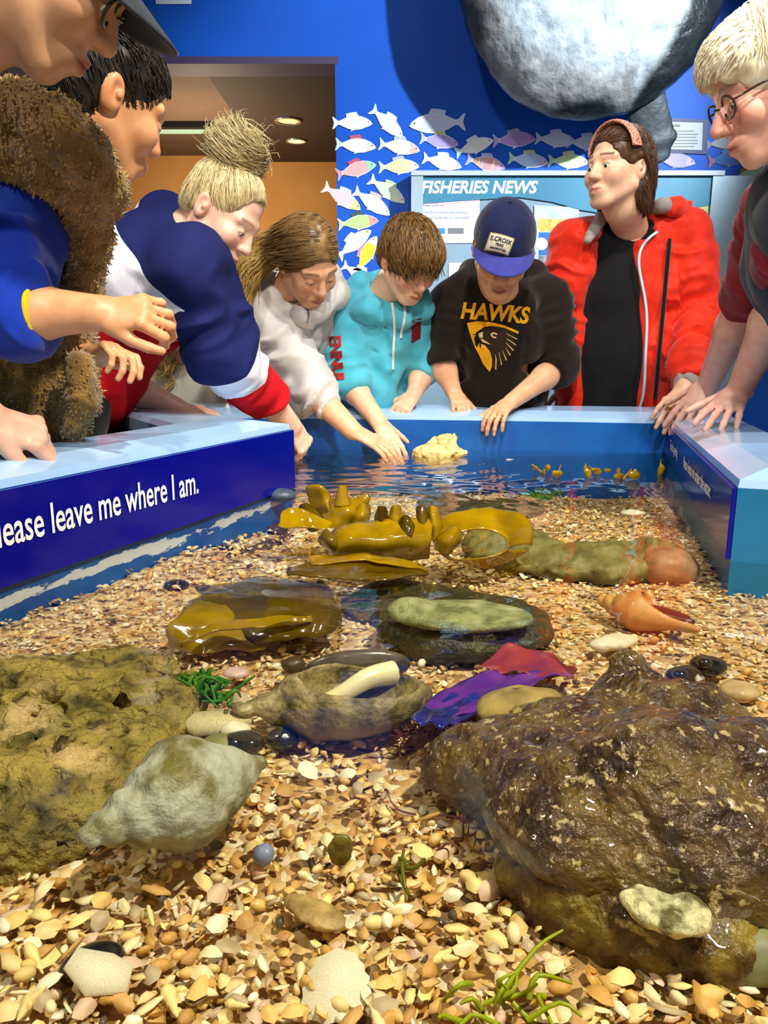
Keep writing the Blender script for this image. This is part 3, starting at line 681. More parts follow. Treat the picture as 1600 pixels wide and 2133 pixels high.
# orange volute
m_vol = M('volute_orange', '#cf9a55', .4, .5, c2='#b87c3c', nscale=30, bump=(60, .2, .003), coat=.3)
tip = PZ(1250, 1250, -.026); end = PZ(1452, 1312, -.03)
vo = empty('volute_shell', tuple((tip+end)/2)); tag(vo, 'orange tan volute shell with a dark open mouth', 'shell')
S = SDF(); axv = end-tip; fr = np.stack([nrm(axv), nrm(np.cross(V3(0, 0, 1), axv)), np.cross(nrm(axv), nrm(np.cross(V3(0, 0, 1), axv)))])
whelk_sdf(S, tip, end, .028, turns=3.2, g0=.16, body=.42)
mo = tip+axv*.66+V3(.006, .002, .020); S.ell(mo, (.042, .014, .016), fr, k=.004, sub=True)
sdf_obj('outer_shell', S, .0026, m_vol, parent=vo)
S = SDF(); S.ell(mo-V3(0, 0, .014), (.040, .013, .008), fr, k=.004); Vt, Q = S.surf(.0026); ob('mouth', mesh_np('mouth', Vt, Q, True, M('volute_mouth', '#5a2410', .35)), vo)
# assorted single shells and pebbles
def small(name, px, py, r3, mat, lab, cat='shell', z=-.042, rot=0, nz=(42, .0026, 4)):
    S = SDF(); S.ell(PZ(px, py, z), r3, rz(rot), k=.004)
    return sdf_obj(name, S, min(r3)*.28, mat, lab, cat, [nz])
m_wsh = M('white_shell', '#ece4cc', .4, c2='#d6c8a4', nscale=60, bump=(160, .3, .002)); m_blk = M('black_shell', '#15161a', .15, .6, c2='#2c2a28', nscale=50, coat=.5)
small('white_valve', 1278, 1337, (.034, .017, .008), m_wsh, 'long white bivalve shell in front of the volute', z=-.036, rot=.35)
for px, py, rt, lab in [(1425, 1411, .2, 'dark striped sea snail with a pale top near the right side'), (1476, 1386, -.2, 'plain black sea snail touching the striped snail')]:
    sn = small('sea_snail', px, py, (.022, .017, .013), m_blk if rt < 0 else M('snail_dark_striped', '#3b3226', .2, .6, c2='#14110e', nscale=60, c3='#cfc8c4', n3=25, m3=(.6, .66), coat=.5), lab, 'sea snail', z=-.036, rot=rt)
    S = SDF(); S.ell(PZ(px-8, py-6, -.025), (.009, .008, .006), k=.003); Vt, Q = S.surf(.002); ob('spire', mesh_np('spire', Vt, Q, True, m_blk), sn)
small('pale_pebble', 1545, 1440, (.022, .018, .009), M('beige_pebble', '#c4a878', .4, c2='#a88c5c', nscale=40), 'pale beige oval pebble near the black sea snail', 'pebble')
small('dark_pebble', 503, 1552, (.022, .016, .011), m_blk, 'dark grey speckled pebble beside the sandstone slab', 'pebble')
small('dark_pebble', 590, 1537, (.017, .013, .010), M('black_pebble', '#0c0e16', .2, c2='#1c2230', nscale=70, coat=.5), 'small black pebble in front of the broken whelk', 'pebble')
small('dark_pebble', 366, 1218, (.022, .018, .009), m_blk, 'black ring shaped snail below the sign lettering', 'sea snail', z=-.05)
small('dark_pebble', 463, 1144, (.024, .016, .008), m_blk, 'flat black snail close under the sign wall', 'sea snail', z=-.06)
small('dark_pebble', 610, 1385, (.014, .012, .010), M('brown_pebble', '#4a3a28', .4), 'small brown pebble behind the broken whelk', 'pebble')
small('mussel_shell', 192, 2012, (.019, .011, .012), m_blk, 'black mussel shell half buried in the near grit', z=-.044, rot=.5)
def valve(name, px, py, size, mat, lab, proto, z=-.040, rot=(0, 0, 0)):
    me = mesh_np(name, proto[0], proto[1], True, mat); o = ob(name, me); c = PZ(px, py, z); from mathutils import Euler
    o.matrix_world = Matrix.LocRotScale(Vector(c), Euler(rot).to_quaternion(), Vector((size, size, size))); return tag(o, lab, 'shell')
valve('white_chip', 208, 2032, .040, m_wsh, 'cream shell chip lying on the black mussel shell', chip(21), -.034, (.35, .2, .3))
small('green_pebble', 455, 1555, (.021, .014, .010), M('green_pebble', '#8c8a4c', .5, c2='#6c6a34', nscale=40), 'olive green pebble beside the dark speckled pebble', 'pebble')
valve('oyster_shell', 438, 1512, .075, M('oyster_cream', '#d8cc9c', .5, c2='#b8a870', nscale=50, bump=(120, .4, .002)), 'broad cream oyster shell at the edge of the sandstone slab', chip(33), -.036, (.3, .1, .2))
small('oyster_shell', 490, 1521, (.014, .009, .006), m_wsh, 'small white oval shell beside the cream oyster shell', z=-.034)
small('pink_shell', 492, 1402, (.017, .015, .007), M('pink_shell', '#d9b8a8', .4, c2='#c49c90', nscale=40), 'pale pink round shell below the folded kelp blade')
small('pale_valve', 1320, 1068, (.03, .018, .006), m_wsh, 'pale flat shell near the right sign wall', z=-.05)
small('purple_shell', 1320, 1505, (.028, .014, .007), M('lilac_shell', '#d8c4cc', .35, c2='#9a7c9c', nscale=30), 'white and lilac mussel shell behind the knobbly boulder', z=-.04, rot=-.4)
valve('scallop_shell', 700, 2055, .044, m_wsh, 'large round cream scallop shell in the near grit', dome(6, 26, .85, .16, 9, .07), -.046, (.25, -.2, .4))
small('scallop_shell', 655, 1900, (.024, .012, .006), M('ridged_shell', '#c4a468', .5, c2='#8f7440', nscale=70, bump=(200, .6, .003)), 'ridged brown shell plate in the near grit', z=-.04, rot=-.6)
small('float_chip', 1062, 957, (.012, .006, .003), m_wsh, 'small white chip floating near the far wall', 'chip', z=.001)
small('grey_stone', 1560, 1995, (.035, .02, .014), M('green_grey_stone', '#5b5c3c', .5, c2='#84845c', nscale=40), 'grey green stone beside the oval brown stone', 'stone')
# ------------------------------------------------------------------ weed
m_kelp = M('kelp_amber', '#c49e0a', .10, .6, c2='#8f7006', nscale=18, nmix=(.35, .7), coat=.6, tl=.42, bump=(50, .2, .003))
m_kelpd = M('kelp_dark_amber', '#7c6008', .12, .6, c2='#4a3a06', nscale=10, nmix=(.3, .7), coat=.5, tl=.3, bump=(40, .2, .003))
def blade(name, rows, mat, par=None, thick=.0025, nu=30, nv=11, ruff=0, nz=.006):
    """rows: cross lines of the blade, each a list of 3-D points"""
    A = np.array([spline(r_, nv) for r_ in rows]); A = np.stack([spline(A[:, j], nu) for j in range(nv)], 1)
    if ruff:
        A = A+V3(0, 0, 1)*(ruff*np.sin(np.arange(nu)*.55)[:, None, None]*(np.abs(np.linspace(-1, 1, nv))**2)[None, :, None])
    A = A+nz*np.stack([fbm(A*26+q*7, 3) for q in range(3)], -1)*np.array([.8, .8, .6])
    ids = np.arange(nu*nv).reshape(nu, nv); Q = np.stack([ids[:-1, :-1], ids[1:, :-1], ids[1:, 1:], ids[:-1, 1:]], -1).reshape(-1, 4)
    Vt = A.reshape(-1, 3); me = mesh_np(name, Vt, Q, True); nn_ = normals(me); n_ = len(Vt)
    edge = []
    for j in range(nu-1): edge += [(ids[j, 0], ids[j+1, 0]), (ids[j+1, -1], ids[j, -1])]
    for j in range(nv-1): edge += [(ids[0, j+1], ids[0, j]), (ids[-1, j], ids[-1, j+1])]
    E = np.array(edge); S_ = np.stack([E[:, 1], E[:, 0], E[:, 0]+n_, E[:, 1]+n_], 1)
    me2 = mesh_np(name, np.concatenate([Vt, Vt-nn_*thick]), np.concatenate([Q, Q[:, ::-1]+n_, S_]), True, mat)
    return ob(name, me2, par)
def W(px, py, Y): return P(px, py, Y)
def U(px, py, z): return PZ(px, py, z)
kp = empty('kelp_plant', tuple(PZ(760, 1150, -.05))); tag(kp, 'amber bull kelp with curled straps standing out of the water', 'kelp')
Yk = 1.37
blade('crown', [[W(655, 1085, Yk), W(700, 1100, Yk-.05), W(765, 1085, Yk)], [W(672, 1055, Yk), W(715, 1062, Yk-.05), W(768, 1055, Yk)], [W(690, 1035, Yk), W(716, 1036, Yk-.02), W(752, 1040, Yk)]], m_kelp, kp)
for pts, r0, r1 in [([W(714, 1050, Yk-.03), W(713, 1028, Yk-.03), W(714, 1010, Yk-.03)], .016, .006), ([W(745, 1055, Yk), W(760, 1040, Yk), W(768, 1033, Yk)], .014, .006)]:
    pp = spline(pts, 8); Vt, Q = tube_np(pp, np.linspace(r0, r1, 8), 9); ob('finger', mesh_np('finger', Vt, Q, True, m_kelp), kp)
blade('frond', [[W(668, 1070, Yk), W(685, 1068, Yk-.02)], [W(645, 1048, Yk), W(680, 1050, Yk-.02)], [W(636, 1022, Yk), W(668, 1018, Yk-.01), W(685, 1030, Yk)], [W(640, 1015, Yk), W(655, 1014, Yk)]], m_kelp, kp)
blade('frond', [[W(690, 1085, Yk-.06), W(680, 1100, Yk-.08)], [W(630, 1058, Yk-.06), W(625, 1098, Yk-.09)], [W(590, 1066, Yk-.07), W(600, 1098, Yk-.1)], [W(578, 1092, Yk-.1), W(585, 1098, Yk-.1)]], m_kelp, kp)
Y2 = 1.20
blade('strap', [[W(676, 1112, Y2), W(690, 1145, Y2-.03), W(690, 1165, Y2-.03)], [W(720, 1095, Y2-.02), W(725, 1130, Y2-.06), W(720, 1165, Y2-.03)], [W(800, 1085, Y2-.01), W(800, 1125, Y2-.06), W(800, 1168, Y2-.03)], [W(900, 1080, Y2), W(900, 1130, Y2-.04), W(890, 1165, Y2)]], m_kelp, kp)
for px in (800, 826, 880, 905):
    blade('finger', [[W(px-16, 1125, Y2), W(px, 1130, Y2-.02), W(px+15, 1125, Y2)], [W(px-13, 1090, Y2), W(px, 1092, Y2-.018), W(px+12, 1088, Y2)], [W(px-8, 1058, Y2), W(px, 1054, Y2-.01), W(px+6, 1058, Y2)]], m_kelp if px % 4 else m_kelpd, kp)
# curled loop on the right
cl = W(985, 1125, 1.20); rows = []
for t in np.linspace(-.3, 2*np.pi*.93, 15):
    rx, rz2 = .064, .031; c_ = cl+V3(rx*math.cos(t), .012*math.sin(t), rz2*math.sin(t)); wdt = .030+.034*max(math.cos(t), -.4)
    rows.append([c_+V3(-.012*math.cos(t), -.028, -.010*math.sin(t)), c_, c_+V3(.5*wdt*math.cos(t)+.006, .022, wdt*.40*math.sin(t))])
blade('loop', rows, m_kelp, kp, nu=50)
blade('strap', [[U(600, 1185, .003), U(600, 1195, .002)], [U(680, 1172, .004), U(680, 1205, .003)], [U(790, 1168, .006), U(790, 1190, .002), U(790, 1212, .004)], [U(860, 1172, .005), U(860, 1200, .003)], [U(892, 1188, .003), U(894, 1192, .002)]], m_kelpd, kp)
blade('strap', [[U(640, 1160, .008), U(650, 1178, .006)], [U(760, 1158, .012), U(760, 1172, .010)], [U(840, 1165, .012), U(840, 1178, .008)], [U(890, 1182, .008), U(892, 1188, .005)]], m_kelp, kp)
for q, (px, py, w_, h_, lean) in enumerate([(655, 1098, 34, 46, -20), (742, 1092, 30, 40, 14), (700, 1140, 36, 34, -18), (770, 1142, 40, 44, 10), (850, 1140, 30, 60, -6), (925, 1150, 34, 50, 18)]):
    yy_ = 1.34 if q < 2 else 1.18
    blade('frond', [[W(px-w_*.5, py, yy_), W(px, py+6, yy_-.025), W(px+w_*.5, py, yy_)], [W(px-w_*.75+lean*.5, py-h_*.5, yy_), W(px+lean*.5, py-h_*.5, yy_-.03), W(px+w_*.7+lean*.5, py-h_*.5, yy_)], [W(px-w_*.25+lean, py-h_, yy_), W(px+lean, py-h_-4, yy_-.01), W(px+w_*.2+lean, py-h_, yy_)]], m_kelp if q % 2 else m_kelpd, kp, nu=18, nv=8)
fb = empty('folded_kelp', tuple(PZ(500, 1300, -.05))); tag(fb, 'dark amber folded kelp blade lying under the water', 'kelp')
def U(px, py, z): return PZ(px, py, z)
blade('lower_fold', [[U(360, 1345, -.042), U(420, 1362, -.042), U(470, 1350, -.042)], [U(350, 1310, -.02), U(430, 1335, -.03), U(540, 1352, -.042)], [U(385, 1270, -.008), U(470, 1290, -.012), U(570, 1320, -.035)], [U(430, 1232, -.02), U(510, 1250, -.01), U(600, 1285, -.03)]], m_kelp, fb)
blade('upper_fold', [[U(410, 1225, -.03), U(430, 1260, -.01), U(440, 1300, -.03)], [U(500, 1212, -.03), U(510, 1260, -.006), U(520, 1330, -.03)], [U(600, 1205, -.03), U(610, 1260, -.006), U(620, 1335, -.03)], [U(672, 1215, -.03), U(680, 1270, -.010), U(676, 1330, -.03)], [U(704, 1250, -.03), U(710, 1275, -.018), U(700, 1305, -.03)]], m_kelpd, fb, nz=.010)
blade('rolled_edge', [[U(370, 1330, -.01), U(372, 1345, -.02)], [U(440, 1300, -.004), U(440, 1318, -.01)], [U(540, 1290, -.002), U(540, 1306, -.008)], [U(650, 1285, -.006), U(650, 1296, -.012)]], m_kelp, fb)
ks = blade('kelp_strip', [[U(560, 1080, -.07), U(560, 1100, -.07)], [U(600, 1108, -.06), U(590, 1130, -.06)], [U(480, 1150, -.05), U(450, 1170, -.05)]], m_kelpd)
tag(ks, 'brown kelp strip lying on the grit near the sign wall', 'kelp')
# floating scraps of weed
for i, (px, py, w_, h_, lab) in enumerate([(1128, 983, .034, .02, 'round amber weed scrap with a bright glint floating on the far water'), (1160, 992, .024, .03, 'small forked amber weed scrap floating on the far water'), (1222, 990, .018, .03, 'narrow upright weed scrap floating on the far water'), (1248, 985, .034, .018, 'spreading leafy weed scrap floating on the far water'), (1300, 996, .05, .022, 'largest amber weed scrap floating with a thin stalk'), (1374, 985, .014, .034, 'thin upright weed scrap floating next to the right wall')]):
    c = PZ(px, py, .004); S = SDF(); r_ = np.random.default_rng(i)
    for q in range(4): S.ell(c+V3(r_.uniform(-.6, .6)*w_, r_.uniform(-.5, .5)*w_, r_.uniform(0, .7)*h_), (.004+.25*w_*r_.random(), .005, .004+.3*h_*r_.random()), k=.006)
    S.cap(c, c+V3(r_.uniform(-.8, .8)*w_, .0, h_), .004, .0015, k=.004)
    sdf_obj('weed_scrap', S, .0022, m_kelp, lab, 'seaweed', [(90, .0015, 2)])
# red, blue and purple sheets: weed plus reflection put into their colour; green scraps
def weed_sheet(name, pxs, z0, amp, mat, lab, seed):
    rows = []
    for r_ in pxs: rows.append([PZ(x, y, z0+amp*math.sin(q*1.7+seed)) for q, (x, y) in enumerate(r_)])
    o = blade(name, rows, mat, None, .0015, 30, 14, ruff=.003); return tag(o, lab, 'seaweed')
weed_sheet('purple_weed', [[(860, 1500), (900, 1450), (1000, 1405)], [(930, 1500), (980, 1460), (1080, 1400)], [(1000, 1480), (1060, 1430), (1150, 1400)], [(1090, 1430), (1150, 1405), (1200, 1410)]], -.022, .007, M('weed_violet', '#8a3cb0', .3, c2='#4a2a9a', nscale=22, coat=.4, tl=.25), 'violet sheet of seaweed and water reflection beside the flat yellow stone', 1)
weed_sheet('blue_weed', [[(850, 1500), (880, 1475), (930, 1450)], [(900, 1510), (940, 1480), (990, 1450)], [(950, 1515), (1000, 1490), (1040, 1455)]], -.014, .006, M('weed_blue', '#2a2f8c', .2, c2='#141a5a', nscale=40, coat=.6), 'dark blue glossy sheet of seaweed and water reflection in front of the violet sheet', 2)
weed_sheet('red_weed', [[(985, 1395), (1010, 1370), (1050, 1345)], [(1050, 1400), (1075, 1372), (1100, 1350)], [(1130, 1405), (1150, 1382), (1170, 1372)], [(1190, 1415), (1200, 1400), (1206, 1396)]], -.026, .006, M('weed_red', '#c0483c', .4, c2='#a03860', nscale=26, tl=.3), 'red sheet of seaweed and water reflection behind the violet sheet', 3)
def tuft(name, px, py, n, ln, mat, lab, z=-.045, sp=.03, seed=0, r=.0011):
    r_ = np.random.default_rng(seed); ps = []
    for q in range(n):
        c = PZ(px, py, z)+V3(r_.normal(0, sp), r_.normal(0, sp*.6), 0); d = V3(r_.normal(0, 1), r_.normal(0, .7), .35+r_.random()*.5)*ln
        ps.append(tube_np(spline([c, c+d*.5+r_.normal(0, .005, 3), c+d+r_.normal(0, .008, 3)-V3(0, 0, .006)], 7), np.linspace(r, r*.4, 7), 4))
    Vt, Q = merge(ps); return tag(ob(name, mesh_np(name, Vt, Q, True, mat)), lab, 'seaweed')
tuft('red_weed_tuft', 930, 1530, 60, .022, M('weed_maroon', '#7a3a34', .5, c2='#5a2440', nscale=30), 'tangled maroon weed tuft at the foot of the boulder', seed=1)
tuft('red_weed_tuft', 1020, 1700, 26, .018, M('weed_maroon'), 'small dark weed tuft under the left end of the boulder', seed=2)
tuft('green_weed', 415, 1437, 34, .016, M('weed_green', '#5c9a0c', .4, c2='#2f7a10', nscale=30, tl=.3), 'bright green weed patch on the corner of the sandstone slab', z=-.02, sp=.018, seed=3, r=.003)
tuft('green_weed', 1045, 2085, 14, .020, M('weed_lime', '#a8b414', .4, tl=.3), 'yellow green weed blades in the near grit', z=-.04, sp=.016, seed=4, r=.0022)
tuft('green_weed', 845, 1800, 5, .014, M('weed_olive', '#77721c', .4, tl=.3), 'single olive weed sprig in the middle of the grit', z=-.038, sp=.004, seed=5, r=.0028)
tuft('green_weed', 1130, 1035, 30, .02, M('weed_green'), 'green weed patch in the far part of the bed', z=-.06, sp=.03, seed=6, r=.003)
small('brown_leaf', 711, 1772, (.009, .003, .013), M('leaf_olive', '#6f6420', .4), 'small upright olive leaf scrap in the near grit', 'leaf', z=-.036)
small('blue_pebble', 552, 1782, (.008, .007, .006), M('blue_pebble', '#7d86a0', .4), 'tiny blue grey pebble in the near grit', 'pebble', z=-.04)
# ================================================================== PEOPLE: builders
def skin_mat(): return M('skin', '#d9a583', .42, .45, attr='col', c2='#f4e4da', nscale=45, nmix=(.35, .75), sss=.12, bump=(320, .10, .0008))
def hair_mat(name, dark='#222222', light='#444444', rough=.38):
    return M('hair_'+name, dark, rough, .5, attr='rnd', ramp=[(0, dark), (.55, light), (1, light)])
def cloth(name, c='#808080', c2=None, rough=.85, sc=30, bump=(260, .25, .001), **k): return M('cloth_'+name, c, rough, .2, c2=c2 or c, nscale=sc, bump=bump, sheen=.2, **k)
def frame(fwd, up):
    f = nrm(fwd); r_ = nrm(np.cross(f, np.asarray(up, float))); u = np.cross(r_, f); return np.stack([r_, f, u], 1)   # columns: right, forward, up
def head_sdf(lid=.3, smile=0, male=0, child=0, jaw=1., neck=None, neck_r=.052, nose=1.):
    S = SDF()
    S.ell((0, -.012, .036), (.074, .096, .087), k=.02)
    S.ell((0, .028, -.030), (.059*jaw, .062, .078), k=.03)
    S.ell((0, .066, -.094), (.024*jaw+.004*male, .020, .020), k=.022)
    for s in (-1, 1):
        S.cap((s*.054*jaw, -.004, -.048), (s*.020, .060, -.092), .017, .015, k=.022)
        S.ell((s*.038, .062, -.024), (.026, .026, .026), k=.02)
        S.cap((s*.012, .083, .026), (s*.046, .070, .026), .011+.002*male, .009, k=.016)
    for s in (-1, 1): S.ell((s*.031, .103, .001), (.017, .017, .013), k=.012, sub=True)
    S.cap((0, .084, .018), (0, .104*nose, -.024), .0085, .0115, k=.012)
    S.ell((0, .106*nose, -.029), (.0115, .0115, .0105), k=.008)
    for s in (-1, 1):
        S.ell((s*.0125, .094*nose, -.032), (.0085, .011, .0085), k=.006)
        S.ell((s*.007, .102*nose, -.041), (.0035, .006, .004), k=.003, sub=True)
        S.ell((s*.031, .0765, .0), (.0140, .0140, .0135), k=.004)
        if lid < .95: S.ell((s*.031, .094, -.0015-.003*lid), (.0125, .012, .0078*(1-lid)+.0008), k=.002, sub=True)
    S.ell((0, .080, -.066), (.030, .020, .020), k=.014)
    w_ = .021+.004*smile; cz = .007*smile
    for s in (-1, 1):
        S.cap((0, .0985, -.0605), (s*w_, .086, -.0645+cz), .0055, .0030, k=.005)
        S.cap((0, .0965, -.0715), (s*w_, .086, -.0655+cz), .0068, .0030, k=.005)
        S.cap((0, .106, -.0655), (s*w_*1.05, .092, -.0645+cz), .0022, .0018, k=.003, sub=True)
        R_ = np.array([[1, 0, 0], [0, math.cos(.2), math.sin(.2)], [0, -math.sin(.2), math.cos(.2)]])
        S.ell((s*.076, -.016, -.004), (.011, .019, .032), R_, k=.006)
        S.ell((s*.087, -.010, .0), (.009, .011, .021), R_, k=.004, sub=True)
        S.ell((s*.082, -.006, -.004), (.006, .006, .008), k=.004)
    S.cap((0, -.030, -.03), (0, -.035, -.10), .056, neck_r, k=.03)
    if neck is not None: S.cap((0, -.032, -.09), neck, neck_r, neck_r*1.08, k=.03)
    return S
def head_col(V, skin, lip, brow, blush=.35, lid=.3, stub=0, browamt=.8, lash=.8, scalp=None):
    x, y, z = V[:, 0], V[:, 1], V[:, 2]; a = np.abs(x); C = np.tile(np.array(srgb(skin)), (len(V), 1)).astype(float)
    def mixc(c, m): 
        nonlocal C
        m = np.clip(m, 0, 1)[:, None]; C = C*(1-m)+np.array(srgb(c))*m
    fr = y > .045
    mixc('#c86a58', blush*np.exp(-((a-.042)/.02)**2-((z+.028)/.02)**2)*fr)
    mixc('#c86a58', blush*.8*np.exp(-(a/.014)**2-((z+.03)/.012)**2)*(y > .09))
    mixc('#c0604c', blush*.6*(a > .074)*np.exp(-((z+.0)/.04)**2))
    if scalp:
        hl = np.maximum(np.minimum((z-.072+.25*np.clip(-(y-.05), 0, .2))/.008, 1), np.minimum((-.030-y)/.01, (z+.065)/.01)); hl = np.where(y < .03, np.maximum(hl, np.minimum((.022-y)/.012, (z-.012)/.012)), hl); mixc(scalp, .9*np.clip(hl, 0, 1)*(a < .079))
    if stub: mixc('#6a4a3a', stub*np.clip((-.045-z)/.02, 0, 1)*(y > .0)*(z > -.13)*(1-np.exp(-(a/.02)**2-((z+.066)/.01)**2)))
    mixc(lip, .85*np.exp(-(a/.021)**4-((z+.066)/.0088)**4)*(y > .078))
    mixc('#3a1512', .8*np.exp(-(a/.022)**4-((z+.0655)/.0020)**2)*(y > .08))
    bz = .031-.10*np.clip(a-.034, 0, 1)-.05*np.clip(.022-a, 0, 1)
    mixc(brow, browamt*np.exp(-((z-bz)/.0042)**2)*(a > .013)*(a < .052)*(y > .05))
    mixc('#20120e', lash*1.2*np.exp(-((a-.031)/.0135)**4-((z-(.0052-.009*lid))/.0028)**2)*(y > .07))
    return C
def wr_noise(V, N_, axes=(), torso=(.004, 9.), seed=0):
    d = np.zeros(len(V))
    if torso[0]:
        q = V*np.array([1, 1, .45])*torso[1]+seed; r_ = 1-2*np.abs(vn(q+.4*vn(q*.7)[:, None])); d += torso[0]*r_+torso[0]*.5*vn(q*2.7)
    for a, b, amp, fq in axes:
        a = np.asarray(a); b = np.asarray(b); ax = nrm(b-a); L_ = np.linalg.norm(b-a); t = (V-a) @ ax; rad = np.linalg.norm(V-a-t[:, None]*ax, axis=1)
        wgt = np.clip(1.3-np.abs(t/L_-.5)*1.5, 0, 1)*(rad < .13); per = (V-a)-t[:, None]*ax
        q = np.concatenate([(t*fq)[:, None], per[:, :2]*9], 1)+seed*3.1; q[:, 0] += .9*vn(per*14+seed)
        d += wgt*amp*(1-2*np.abs(vn(q)))
    return V+N_*(1.7*d)[:, None]
def hand_prims(S, Wp, D, N_, side, s=1., curl=(15, 20, 15), spread=8, thumb=(45, 20), fan=None, curls=None):
    D = nrm(D); N_ = nrm(N_-D*np.dot(N_, D)); L = np.cross(N_, D)*side       # L points to the thumb side
    kn = Wp+D*.088*s
    S.ecap(Wp-D*.01*s, kn-D*.012*s, L, (.027*s, .019*s), (.037*s, .0135*s), k=.012*s)
    S.ell(Wp+D*.035*s+L*.022*s-N_*.008*s, (.022*s, .016*s, .016*s), np.stack([D, L, N_]), k=.012*s)
    lens = [(.043, .025, .021), (.047, .029, .022), (.044, .027, .021), (.034, .020, .018)]
    for i in range(4):
        off = (.028-.0188*i); base = Wp+D*(.080-.004*abs(i-1.2))*s+L*off*s+N_*.001*s
        c = curls[i] if curls else curl; sa = R((1.4-i)*spread); cum = 0; p = base; r0 = (.0102-.0006*i)*s
        Df = D*math.cos(sa)+L*math.sin(sa)
        S.ell(base+N_*.004*s, (.009*s, .008*s, .007*s), k=.006*s)
        for j in range(3):
            cum += R(c[j]); d_ = Df*math.cos(cum)-N_*math.sin(cum); q = p+d_*lens[i][j]*s
            S.cap(p, q, r0*(1-.08*j), r0*(1-.08*(j+1)), k=.004*s); p = q
    ta, tb = R(thumb[0]), R(thumb[1]); d1 = nrm(D*math.cos(ta)+L*math.sin(ta)-N_*.35); p = Wp+D*.022*s+L*.026*s-N_*.006*s
    q = p+d1*.040*s; S.cap(p, q, .0135*s, .0105*s, k=.008*s); d2 = nrm(d1*math.cos(tb)+D*math.sin(tb)); p2 = q+d2*.030*s; S.cap(q, p2, .0102*s, .0095*s, k=.004*s)
    d3 = nrm(d2*math.cos(tb)+D*math.sin(tb)); S.cap(p2, p2+d3*.024*s, .0095*s, .0075*s, k=.003*s)
class Person:
    def __init__(s, label, foot):
        s.root = empty('person', (foot[0], foot[1], FLOOR)); tag(s.root, label, 'person', None); s.parts = []; s.skin = '#d9a583'
    def add(s, V, Q, C): s.parts.append((V, Q, C))
    def add_sdf(s, S, h, col=None):
        V, Q = S.surf(h); c = np.array(srgb(col or s.skin)); s.add(V, Q, np.tile(c, (len(V), 1))); return V
    def head(s, C, fwd, up, sc=1., neck=None, lip='#b0605a', brow='#4a3020', eye='#4a6a7a', vox=.0035, blush=.35, lid=.3, stub=0, browamt=.8, scalp=None, **k):
        s.C = np.asarray(C, float); s.F = frame(fwd, up); s.sc = sc
        nl = None if neck is None else s.loc(neck)
        S = head_sdf(lid=lid, neck=nl, **k); V, Q = S.surf(vox)
        C_ = head_col(V, s.skin, lip, brow, blush, lid, stub, browamt, scalp=scalp)
        s.add(s.wld(V), Q, C_)
        if lid < .95:
            Ve, Qe, Ce = [], [], []
            for sg in (-1, 1):
                e = SDF(); e.ell((sg*.031, .0765, -.001), (.0126, .0126, .0126)); v, q = e.surf(.0015)
                fr = v-np.array([sg*.031, .0765, -.001]); fr = fr/np.linalg.norm(fr, axis=1)[:, None]
                look = nrm(V3(0, 1, -.35*lid-.1)); ca = fr @ look
                c = np.tile(np.array(srgb('#efe8e2')), (len(v), 1)); c[ca > .87] = srgb(eye); c[ca > .965] = srgb('#0a0808'); Ve.append(s.wld(v)); Qe.append(q); Ce.append(c)
            for i_ in (0, 1):
                me = mesh_np('eye', Ve[i_], Qe[i_], True, M('eye', '#ffffff', .08, .5, attr='col')); cattr(me, Ce[i_]); ob('eye', me, s.root)
    def wld(s, v): return s.C+s.sc*(np.asarray(v) @ s.F.T)
    def loc(s, p): return ((np.asarray(p, float)-s.C) @ s.F)/s.sc
    def arm(s, S_, E, W_, r=(.046, .036, .026), hand=None, vox=.0042, from_elbow=True):
        A = SDF(); E = np.asarray(E); W_ = np.asarray(W_); S_ = np.asarray(S_)
        if not from_elbow: A.cap(S_, E, r[0], r[1], k=.02)
        else: A.cap(E+(S_-E)*.3, E, r[1]*1.05, r[1], k=.02)
        m = E+(W_-E)*.3; A.cap(E, m, r[1], r[1]*1.06, k=.02); A.cap(m, W_, r[1]*1.05, r[2], k=.02)
        if hand: hand_prims(A, W_, **hand)
        s.add_sdf(A, vox)
        if from_elbow:
            B = SDF(); B.cap(S_, E, r[0], r[1]); s.add_sdf(B, .014)
    def core(s, pts, rs, hip, legs=True, foot_dx=.09, lat=(1, 0, 0), legmat=None, shoe='#222226', lr=.07, leg_z=None):
        """torso core under the clothes, then trousered legs and shoes down to the floor"""
        B = SDF(); B.chain(pts, rs, k=.04); s.add_sdf(B, .02)
        if not legs: return
        lat = nrm(lat); f = np.array([s.root.location[0], s.root.location[1], FLOOR]); T = SDF(); hip = np.asarray(hip)
        T.ecap(hip-lat*lr*.8, hip+lat*lr*.8, V3(0, 0, 1), (lr*1.5, lr*1.45), (lr*1.5, lr*1.45), k=.04)
        fwd = np.cross(V3(0, 0, 1), lat); B2 = SDF()
        for sg in (-1, 1):
            kn = (hip+f)/2+lat*sg*foot_dx*.9; ft = f+lat*sg*foot_dx+V3(0, 0, .09)
            T.cap(hip+lat*sg*lr*.9, kn, lr*1.15, lr*.85, k=.03); T.cap(kn, ft, lr*.82, lr*.62, k=.02)
            B2.cap(hip+lat*sg*lr*.9, kn, lr*.8, lr*.6, k=.03); B2.cap(kn, ft, lr*.6, lr*.4, k=.03)
            sh = SDF(); sh.ell(ft+V3(0, 0, -.055)-fwd*.03, (.042, .042, .034), k=.02); sh.ell(ft+V3(0, 0, -.062)-fwd*.11, (.042, .06, .027), k=.03)
            v, q = sh.surf(.008); v[:, 2] = np.maximum(v[:, 2], FLOOR+.001); ob('shoe', mesh_np('shoe', v, q, True, M('shoe_'+shoe[1:], shoe, .5)), s.root)
        s.add_sdf(B2, .02)
        v, q = T.surf(.016); me = mesh_np('trousers', v, q, True, legmat); ob('trousers', me, s.root); return me
